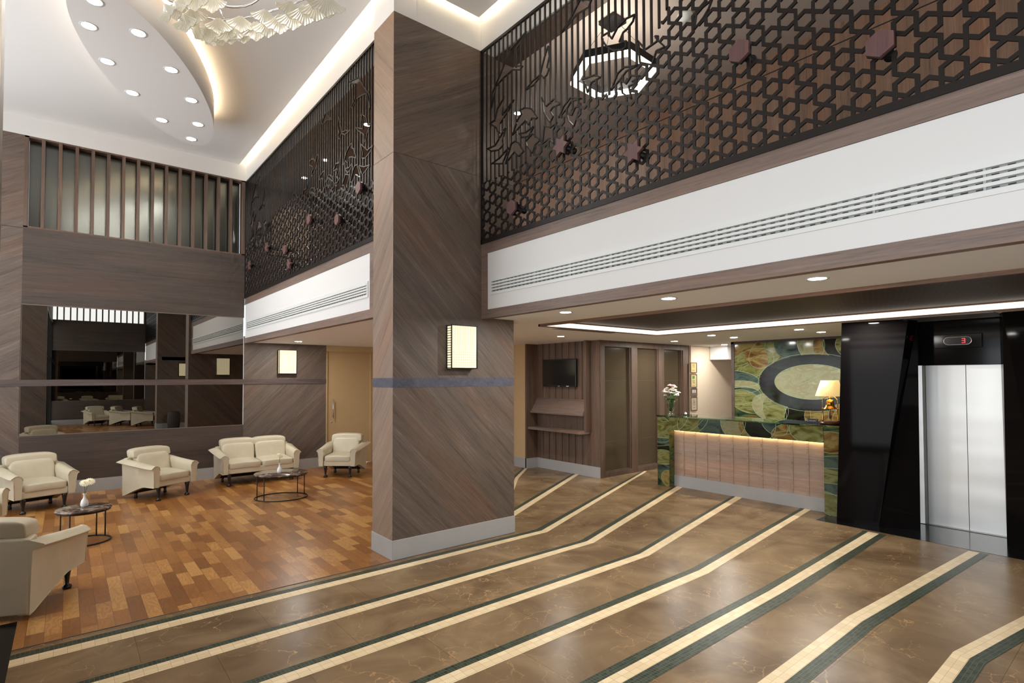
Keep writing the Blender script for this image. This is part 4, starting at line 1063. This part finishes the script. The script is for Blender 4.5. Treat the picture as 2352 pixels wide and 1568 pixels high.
# certificates
for i, (z0, z1, l) in enumerate(((1.90, 2.12, 'topmost framed gold certificate on the cream wall'), (1.59, 1.875, 'second framed certificate with a green mark on the cream wall'),
                      (1.405, 1.575, 'small framed photo plaque, third down on the cream wall'), (1.10, 1.39, 'lowest framed pale certificate on the cream wall'))):
    t = thing('framed_certificate', l, 'picture frame', (10.305, 6.52, z0), 0, 'framed certificates'); hh = z1-z0; hw = .115
    f_ = MB(); f_.box(-hw, hw, -.02, 0, 0, .014); f_.box(-hw, hw, -.02, 0, hh-.014, hh); f_.box(-hw, -hw+.014, -.02, 0, .014, hh-.014); f_.box(hw-.014, hw, -.02, 0, .014, hh-.014)
    f_.build('frame', W_V, t)
    MB().box(-hw+.014, hw-.014, -.012, 0, .014, hh-.014).build('paper', plain('paper_%d' % i, (srgb(196, 176, 120), srgb(198, 182, 130), srgb(120, 106, 92), srgb(188, 174, 150))[i], .4), t)
    tx = MB()
    rows = {0: (.17, .145, .12, .05), 1: (.14, .11, .09, .03), 2: (.03,), 3: (.22, .19, .17, .15, .12, .06)}[i]
    for k, zz in enumerate(rows): tx.box(-.05+.012*(k % 3), .05-.012*(k % 2), -.0135, -.0125, zz, zz+.008)
    tx.build('print', plain('ink', srgb(96, 82, 58), .6), t)
    if i == 1: MB().box(-.05, .035, -.0145, -.0125, .19, .245).prism([(-.02, .19), (.01, .19), (-.012, .168)], -.0145, -.0125, axis='y').build('green_mark', plain('green_ink', srgb(86, 128, 70), .5), t)
    if i == 2: MB().box(-.06, .0, -.0145, -.0125, .07, .135).box(.02, .07, -.0145, -.0125, .07, .135).build('photo', plain('pale_photo', srgb(196, 190, 180), .4), t)

# ================================================================== COLOURED GLASS WALL
XA = 9.9
def arc(cy, cz, ry, rz_, a0, a1, n=32, rot=0):
    out = []
    for i in range(n+1):
        a = math.radians(a0+(a1-a0)*i/n); y, z = ry*math.cos(a), rz_*math.sin(a); c, s = math.cos(rot), math.sin(rot)
        out.append((cy+y*c-z*s, cz+y*s+z*c))
    return out
at = thing('coloured_glass_wall', 'large green and brown leaf patterned glass panel behind the desk', 'wall art', (XA, 4.1, 1.0)); oy, oz = 4.1, 1.0
MB().box(.0, .06, 2.3-oy, 5.37-oy, -.95, 1.44).build('base_glass', AG_BASE, at)
fr = MB(); fr.box(-.02, .08, 5.37-oy, 5.43-oy, -.98, 1.48); fr.box(-.02, .08, 2.3-oy, 5.43-oy, 1.44, 1.48); fr.build('frame', W_HD, at)
gm = [AG_LEAF, AG_BLUE, AG_AMB, AG_DARK, AG_PALE, AG_LINE]
pt_ = MB(); ln_ = MB()
# the petals lie around a big oval at y 3.95, z 1.72
def clip(P, ylo, yhi, zlo, zhi):
    def cl(P, f, inter):
        out = []
        for i in range(len(P)):
            a, b = P[i-1], P[i]
            if f(b):
                if not f(a): out.append(inter(a, b))
                out.append(b)
            elif f(a): out.append(inter(a, b))
        return out
    for ax, lim, sg in ((0, ylo, 1), (0, yhi, -1), (1, zlo, 1), (1, zhi, -1)):
        def f(p): return (p[ax]-lim)*sg >= 0
        def it(a, b):
            tt = (lim-a[ax])/(b[ax]-a[ax]); return (a[0]+(b[0]-a[0])*tt, a[1]+(b[1]-a[1])*tt)
        P = cl(P, f, it)
        if len(P) < 3: return []
    return P
def petalset(mb, lb, items, X, oy, oz, box_, flip=1, th=.0012):
    for k, (cy, cz, ry, rz_, rot, mi, outl) in enumerate(items):
        P = clip(arc(cy, cz, ry, rz_, 0, 360, 48, math.radians(rot))[:-1], *box_)
        if not P: continue
        d0_ = X-.001-.0012*(k+1)
        if mi is not None: mb.prism([(p[0]-oy, p[1]-oz) for p in P], X, d0_, mi, axis='x')
        if outl:
            for i in range(len(P)):
                a, b = P[i-1], P[i]
                on = any(abs(a[q]-box_[j]) < 1e-6 and abs(b[q]-box_[j]) < 1e-6 for q, j in ((0, 0), (0, 1), (1, 2), (1, 3)))
                if not on: lb.bar((d0_-.001, a[0]-oy, a[1]-oz), (d0_-.001, b[0]-oy, b[1]-oz), .006, .004, (1, 0, 0))
items = [
 (5.15, 2.30, .42, .22, -30, 2, 1), (5.05, 2.05, .45, .26, -20, 0, 1), (4.75, 2.28, .38, .25, -40, 0, 1), (4.95, 2.22, .2, .3, -30, 2, 0),
 (5.30, 1.78, .42, .14, 8, 1, 1), (5.25, 1.62, .38, .12, 0, 4, 1), (5.28, 1.45, .42, .16, -5, 1, 1), (5.15, 1.35, .34, .2, 20, 0, 1),
 (4.70, 1.25, .34, .24, 20, 4, 1), (4.62, 1.18, .2, .3, -20, 0, 1), (4.22, 1.10, .22, .30, 10, 3, 1), (3.90, 1.12, .2, .26, -5, 2, 1),
 (4.25, 2.38, .36, .3, 12, 1, 0), (3.98, 2.38, .22, .30, -12, 4, 1), (3.78, 2.35, .16, .24, 0, 2, 0), (3.52, 2.36, .26, .26, 25, 3, 1), (3.3, 2.3, .3, .22, 20, 0, 1),
 (3.98, 1.71, .92, .50, 0, None, 1), (3.98, 1.71, .90, .48, 0, 3, 0), (4.05, 1.80, .80, .36, 0, 3, 0), (3.97, 1.72, .63, .30, 0, 4, 1), (3.35, 1.1, .3, .25, 0, 3, 1), (3.5, 1.15, .22, .2, 30, 2, 1)]
petalset(pt_, ln_, items, 0, 0, 0, (2.3, 5.37, .06, 2.44))
for o_, nm in ((pt_, 'leaf_panes'), (ln_, 'lead_lines')):
    o_.v = [(v[0], v[1]-oy, v[2]-oz) for v in o_.v]
pt_.build('leaf_panes', gm, at); ln_.build('lead_lines', AG_LINE, at)
struct('wall_right', MB().box(XA+.08, XA+.2, 2.2, 5.42, 0, 2.6), CREAM)
struct('wall_right', MB().box(12.8, 13, 5, 6.6, 0, 2.6), CREAM)

# ================================================================== RECEPTION DESK
XD = 7.715
dk = thing('reception_desk', 'reception desk clad in green leaf glass with a lit oak front', 'desk', (XD, 4.17, 0)); oy = 4.17
ya, yb, zi = 5.57, 2.77, .935
sh = MB()
sh.box(0, .55, 5.34-oy, ya-oy, 0, 1.15); sh.box(0, .55, yb-oy, 2.965-oy, 0, 1.15); sh.box(0, .55, 2.965-oy, 5.34-oy, zi, 1.15)
sh.build('glass_cladding', AG_BASE, dk)
pm, lm = MB(), MB()
its = [(5.30, 1.12, .34, .22, -25, 2, 1), (5.05, 1.15, .40, .22, -25, 0, 1), (4.9, 1.12, .3, .2, -30, 0, 1), (4.55, 1.05, .25, .14, 0, 1, 0), (4.22, 1.16, .2, .26, 5, 4, 1), (3.95, 1.12, .18, .24, 0, 2, 0), (3.82, 1.12, .24, .22, 20, 3, 1), (3.6, 1.14, .2, .14, 30, 1, 1), (3.25, 1.05, .4, .16, -8, 2, 1), (3.1, 1.1, .3, .2, 0, 0, 1)]
petalset(pm, lm, its, 0, oy, 0, (2.965, 5.34, zi+.002, 1.148))
petalset(pm, lm, [(5.55, .95, .3, .22, 20, 0, 1), (5.6, .72, .4, .07, -5, 1, 1), (5.4, .62, .3, .06, 10, 3, 0), (5.45, .48, .25, .12, 0, 0, 1), (5.4, .3, .3, .06, -8, 1, 0), (5.3, .12, .2, .14, 20, 2, 1)], 0, oy, 0, (5.34, 5.568, .002, 1.148))
petalset(pm, lm, [(2.9, .95, .3, .14, 0, 2, 1), (2.8, .7, .4, .08, -5, 1, 1), (2.9, .5, .3, .1, 10, 0, 0), (2.85, .35, .3, .07, 0, 1, 1), (2.9, .15, .25, .14, 20, 0, 1)], 0, oy, 0, (2.772, 2.965, .002, 1.148))
pm.build('leaf_panes', gm, dk); lm.build('lead_lines', AG_LINE, dk)
MB().box(-.02, .60, yb-.02-oy, ya+.01-oy, 1.152, 1.17).build('glass_top', GGLASS, dk)
MB().box(.14, .2, 2.967-oy, 5.338-oy, .17, zi-.002).build('oak_front', W_DESK, dk)
for y in (5.16, 4.95, 4.74, 4.53, 4.31, 4.07, 3.86, 3.64, 3.43, 3.22):
    MB().box(.125, .14, y-.012-oy, y+.012-oy, .19, zi-.004).build('batten', W_DESK, dk)
MB().box(.13, .19, 2.967-oy, 5.338-oy, 0, .185).build('kickboard', PL, dk)
MB().box(.105, .118, 2.98-oy, 5.32-oy, zi-.012, zi-.002).build('led_strip', LEDD, dk)
MB().box(.55, .60, yb-oy, ya-oy, 0, 1.15).build('back_panel', W_V, dk)

# flowers on the desk
vz = 1.171
fv = tag(MB().lathe([(.001, .0), (.055, .0), (.058, .012), (.03, .03), (.035, .05), (.055, .10), (.058, .16), (.060, .24), (.066, .27), (.063, .27), (.056, .24), (.053, .12), (.001, .05)], n=32, cap=False).build('glass_vase', GLASS, loc=(7.95, 5.46, vz)), 'clear glass vase on the left end of the reception desk', 'vase')
bq = thing('flower_bouquet', 'bouquet of white and purple flowers in the desk vase', 'flowers', (7.95, 5.46, vz+.06))
st = MB(); random.seed(5); heads = []
for k in range(34):
    a = k*2.399; r_ = .14*math.sqrt((k+.5)/34); heads.append((r_*math.cos(a), r_*math.sin(a), .23+.19*(1-(r_/.16)**2)+random.uniform(-.04, .04)))
for h_ in heads: st.tube([(h_[0]*.1, h_[1]*.1, .0), (h_[0]*.3, h_[1]*.3, .16), h_], .0025, 5)
st.build('stems', STEM, bq)
WFL = plain('white_flower', srgb(244, 238, 226), .6); PFL = plain('purple_flower', srgb(88, 40, 108), .6); RFL = plain('dark_red_flower', srgb(110, 20, 34), .6); CFL = plain('blush_flower', srgb(236, 206, 190), .6)
for k, h_ in enumerate(heads):
    mt = WFL; low = (h_[2] < .285)
    if low and k % 2: mt = PFL
    if k == 4: mt = RFL
    if k % 5 == 2 and not low: mt = CFL
    fb = MB()
    for j in range(7):
        a = j*2*PI/7+k; rr = .018
        fb.sup((h_[0]+rr*math.cos(a)*.8, h_[1]+rr*math.sin(a)*.8, h_[2]+.004*(j % 2)), (.016, .016, .010), 1, 1, 8, 6)
    fb.sup((h_[0], h_[1], h_[2]+.006), (.014, .014, .014), 1, 1, 8, 6)
    fb.build('flower_head', mt, bq)
lf = MB()
for k in range(14):
    a = k*1.9; p = Vector((.05*math.cos(a), .05*math.sin(a), .12+.012*k)); d_ = Vector((math.cos(a), math.sin(a), .6)).normalized(); s_ = d_.cross(Vector((0, 0, 1))).normalized()*.012
    e_ = p+d_*.1; mdl = p.lerp(e_, .5); lf.add([p, mdl+s_, e_, mdl-s_, mdl+Vector((0, 0, .004))], [(0, 1, 4), (1, 2, 4), (2, 3, 4), (3, 0, 4)])
lf.build('leaves', LEAFM, bq)
# service bell
bl = thing('service_bell', 'small chrome bell on the desk right of the flower vase', 'bell', (8.1, 5.28, vz)); 
MB().lathe([(.04, 0), (.042, .006), (.034, .01), (.001, .01)], n=24, cap=False).build('base', BLEG, bl)
MB().lathe([(.036, .012), (.034, .024), (.022, .036), (.004, .04), (.003, .05), (.001, .052)], n=24, cap=False).build('dome', STEEL, bl)

# desk lamp with hanging brass bell
lp = thing('table_lamp', 'brass bell table lamp with a glowing cream shade on the desk', 'lamp', (7.98, 2.98, vz))
MB().lathe([(.001, 0), (.125, 0), (.128, .012), (.11, .028), (.10, .036), (.001, .038)], n=36, cap=False).build('wooden_base', MAHO, lp)
yk = []
for i in range(17):
    a = PI*i/16; yk.append((0, .095*math.cos(a), .30+.075*math.sin(a)))
MB().tube([(0, .095, .036)]+yk+[(0, -.095, .036)], .006, 8).build('yoke', BRASS, lp)
for s in (-1, 1): MB().lathe([(.012, .036), (.012, .05), (.008, .06), (.008, .20), (.011, .205), (.007, .215)], (0, s*.095, 0), n=14).build('post_sleeve', BRASS, lp)
MB().lathe([(.082, .20), (.078, .21), (.056, .235), (.048, .27), (.044, .31), (.034, .325), (.012, .33), (.012, .345), (.02, .35), (.012, .358), (.01, .375)], n=32, cap=False).build('bell', BRASS, lp)
MB().lathe([(.005, .22), (.005, .13), (.009, .12), (.01, .09), (.006, .07), (.001, .068)], n=12, cap=False).build('clapper', MAHO, lp)
MB().lathe([(.005, .36), (.005, .52)], n=10).build('stem', BRASS, lp)
def shade_mat():
    mt, N, L, P = newmat('glowing_shade'); P.inputs['Base Color'].default_value = srgb(236, 208, 150)
    P.inputs['Emission Color'].default_value = (1, .66, .24, 1)
    tc = N.new('ShaderNodeTexCoord'); sp = N.new('ShaderNodeSeparateXYZ'); L.new(tc.outputs['Object'], sp.inputs[0])
    mr = N.new('ShaderNodeMapRange'); mr.inputs[1].default_value = .38; mr.inputs[2].default_value = .58; mr.inputs[3].default_value = .5; mr.inputs[4].default_value = .85
    L.new(sp.outputs['Z'], mr.inputs[0]); L.new(mr.outputs[0], P.inputs['Emission Strength']); return mt
MB().lathe([(.175, .375), (.105, .585), (.103, .585), (.173, .375)], n=48, cap=False).build('lamp_shade', shade_mat(), lp)
MB().sup((0, 0, .47), (.03, .03, .045), 1, 1, 14, 10).build('bulb', emis('bulb', (1, .8, .5, 1), 20), lp)
pq = thing('desk_plaque', 'small dark plaque with pale writing on the desk beside the lamp', 'sign', (8.02, 3.22, vz), 0)
MB().box(-.012, .0, -.07, .07, 0, .055).build('plate', plain('plaque_grey', srgb(60, 58, 62), .3), pq)
pw = MB(); pw.box(-.0135, -.012, .058, .062, .012, .044)
for k, (w_, h_) in enumerate(((.008, .010), (.006, .014), (.009, .009), (.004, .016), (.007, .010), (.009, .012), (.004, .018), (.008, .010))): pw.box(-.0135, -.012, .044-k*.012-w_, .044-k*.012, .02, .02+h_)
pw.box(-.0135, -.012, -.056, -.048, .038, .046); pw.build('lettering', plain('plaque_ink', srgb(196, 196, 200), .4), pq)

# ================================================================== LIFT
lw = MB()
# left faceted granite pier
def facet(pb, ptp, mi=0):
    n = len(pb); vs = [(p[0], p[1], 0) for p in pb]+[(p[0], p[1], ZC-.002) for p in ptp]
    return vs, [tuple(range(n-1, -1, -1)), tuple(range(n, 2*n))]+[(i, (i+1) % n, n+(i+1) % n, n+i) for i in range(n)]
vs, fs = facet([(7.50, 2.745), (7.565, 2.306), (7.785, 1.95), (8.19, 2.06), (9.6, 2.06), (9.6, 2.745)], [(7.513, 2.655), (7.612, 1.985), (7.78, 1.935), (8.19, 2.06), (9.6, 2.06), (9.6, 2.655)])
lt = MB().add(vs, fs); o = struct('wall_lift', lt, BLKG)
vs, fs = facet([(7.785, 1.19), (7.565, .834), (7.50, .395), (9.6, .395), (9.6, 1.14), (8.19, 1.14)], [(7.78, 1.205), (7.612, 1.155), (7.513, .485), (9.6, .485), (9.6, 1.14), (8.19, 1.14)])
o = struct('wall_lift', MB().add(vs, fs), BLKG)
struct('wall_lift', MB().box(8.12, 9.6, 1.14, 2.06, 1.945, ZC-.002), BLK)
struct('wall_lift', MB().box(8.3, 9.6, 1.14, 2.06, 0, 1.94), BLK)
lf = thing('lift_door', 'brushed steel lift doors between black stone piers', 'lift door', (8.2, 1.58, 0)); oy = 1.58
for nm, y0, y1 in (('door_leaf', 1.583, 1.968), ('door_leaf', 1.15, 1.577)):
    MB().box(0, .04, max(y0, 1.2)-oy, y1-oy, .008, 1.94).build(nm, BSTEEL, lf)
MB().box(.02, .04, 1.577-oy, 1.583-oy, .008, 1.94).build('seam', DARK, lf)
MB().prism([(-.04, 1.995-oy), (-.06, 2.055-oy), (.03, 2.055-oy), (.03, 1.972-oy), (.0, 1.972-oy)], 0, 1.94).build('jamb', BSTEEL, lf)
MB().box(-.06, .04, 1.2-oy, 2.055-oy, .0, .008).build('sill', plain('sill_metal', srgb(120, 118, 114), .35, .8), lf)
fi = thing('floor_indicator', 'black lift floor indicator showing a red 3 above the steel doors', 'indicator', (8.12, 1.63, 2.14))
MB().box(-.025, 0, -.225, .225, 0, .165).build('plate', BLK, fi, bevel=.006)
def stad(hw_, r_, cz, n=10):
    return [(hw_-r_+r_*math.cos(a), cz+r_*math.sin(a)) for a in [PI*(-.5+i/n) for i in range(n+1)]]+[(-hw_+r_+r_*math.cos(a), cz+r_*math.sin(a)) for a in [PI*(.5+i/n) for i in range(n+1)]]
MB().tube([(-.028, p[0], p[1]) for p in stad(.13, .045, .083)], .006, 8, True).build('chrome_ring', STEEL, fi)
MB().prism(stad(.128, .043, .083), -.030, -.0255, axis='x').build('display', plain('display_dark', (.015, .015, .02, 1), .15), fi)
dg = MB(); zc, yc = .083, -.055
for z in (-.024, 0, .024): dg.box(-.0315, -.0302, yc-.015, yc+.015, zc+z-.0035, zc+z+.0035)
dg.box(-.0315, -.0302, yc-.018, yc-.011, zc-.0275, zc+.0275)
dg.build('digit', RED, fi)

# ================================================================== CHANDELIER
cd = thing('chandelier', 'glass shell chandelier hanging from the main ceiling at the top edge', 'chandelier', (1.0, 5.0, 4.9))
def shell(loc, rz_, tilt, s):
    mb = MB(); nu, nv = 54, 8
    def f(u, v):
        a = math.radians(-62+124*u); r_ = .012+(.135+.010*math.sin(u*PI*5)+.004*math.sin(u*41))*v
        x = r_*math.sin(a); z = -r_*math.cos(a); y = .022*math.sin(v*PI*.9)+.0022*math.sin(u*PI*26)*min(1, v*1.5)
        return (x, y, z)
    M_ = Matrix.Translation(loc) @ Matrix.Rotation(rz_, 4, 'Z') @ Matrix.Rotation(tilt, 4, 'X') @ Matrix.Scale(s, 4)
    vs1 = [M_ @ Vector(f(i/(nu-1), j/(nv-1))) for i in range(nu) for j in range(nv)]
    vs2 = [M_ @ (Vector(f(i/(nu-1), j/(nv-1)))+Vector((0, .005, 0))) for i in range(nu) for j in range(nv)]
    fs = [(i*nv+j, (i+1)*nv+j, (i+1)*nv+j+1, i*nv+j+1) for i in range(nu-1) for j in range(nv-1)]
    b_ = nu*nv
    mb.add(vs1+vs2, fs+[tuple(b_+k for k in q[::-1]) for q in fs], 0, True)
    rim = [vs1[i*nv+nv-1] for i in range(nu)]; mb.tube(rim, .003, 5)
    mb.build('glass_shell', SHELL, cd)
random.seed(3)
arcp = [(.94, 5.50), (1.04, 5.47), (1.10, 5.40), (1.19, 5.31), (1.27, 5.20), (1.34, 5.08), (1.41, 4.96), (1.48, 4.83), (1.54, 4.70), (1.60, 4.58), (1.65, 4.46)]
for i, (x, y) in enumerate(arcp):
    shell(Vector((x-1.0, y-5.0, .13)), math.radians(-52+i*3), .12, 1.1)
    if i % 2: shell(Vector((x-1.03, y-5.06, .16)), math.radians(-30+i*4), .2, .9)
for (x, y, z, a) in ((.60, 5.45, .13, -70), (.67, 5.42, .17, -60), (.74, 5.44, .10, -55), (.80, 5.40, .16, -40), (.70, 5.36, .22, -60), (.80, 5.32, .25, -50), (.88, 5.52, .12, 52), (.97, 5.55, .12, 50), (.93, 5.30, .28, -40), (.62, 5.30, .25, -80)):
    shell(Vector((x-1.0, y-5.0, z)), math.radians(a), .15, 1.0)
rg = MB()
rg.tube([(p[0]-1.0, p[1]-5.0, .17) for p in [(.56, 5.45), (.75, 5.46)]+arcp], .008, 8)
rg.tube([(.3*math.cos(a*PI/16), .45*math.sin(a*PI/16), .3) for a in range(32)], .01, 8, True)
for (x, y) in ((.3, .0), (-.3, 0), (0, .45), (0, -.45)): rg.tube([(x, y, .3), (x*.2, y*.2, .9)], .003, 5)
rg.tube([(.1, .47, .17), (0, .45, .3)], .006, 6)
rg.build('support_ring', STEEL, cd)
MB().lathe([(.12, .88), (.12, .92)], n=24).build('canopy', WMET, cd)
# walls closing the reception side
struct('wall_right', MB().box(13, 13.2, -5.8, 9, 0, 2.6).box(9.5, 9.6, -5.6, .4, 0, 2.6), CREAM)
struct('wall_right', MB().box(7.5, 9.5, -5.6, -1.0, 0, 2.6), W_V)
struct('wall_front', MB().box(-.6, 9.6, -5.8, -5.6, 0, .02).box(4.07, 9.6, -5.8, -5.6, 0, 2.6).box(2.56, 4.08, -5.8, -5.6, 0, 2.6), W_BS)

for k, (x, y) in enumerate(((.9, 5.3), (1.1, 4.7), (.8, 4.6), (1.2, 5.2))):
    l = bpy.data.lights.new('chandelier_bulb', 'POINT'); l.energy = 7; l.shadow_soft_size = .08; l.color = (1, .95, .88)
    o = bpy.data.objects.new('chandelier_bulb', l); COL.objects.link(o); o.location = (x, y, 5.5)
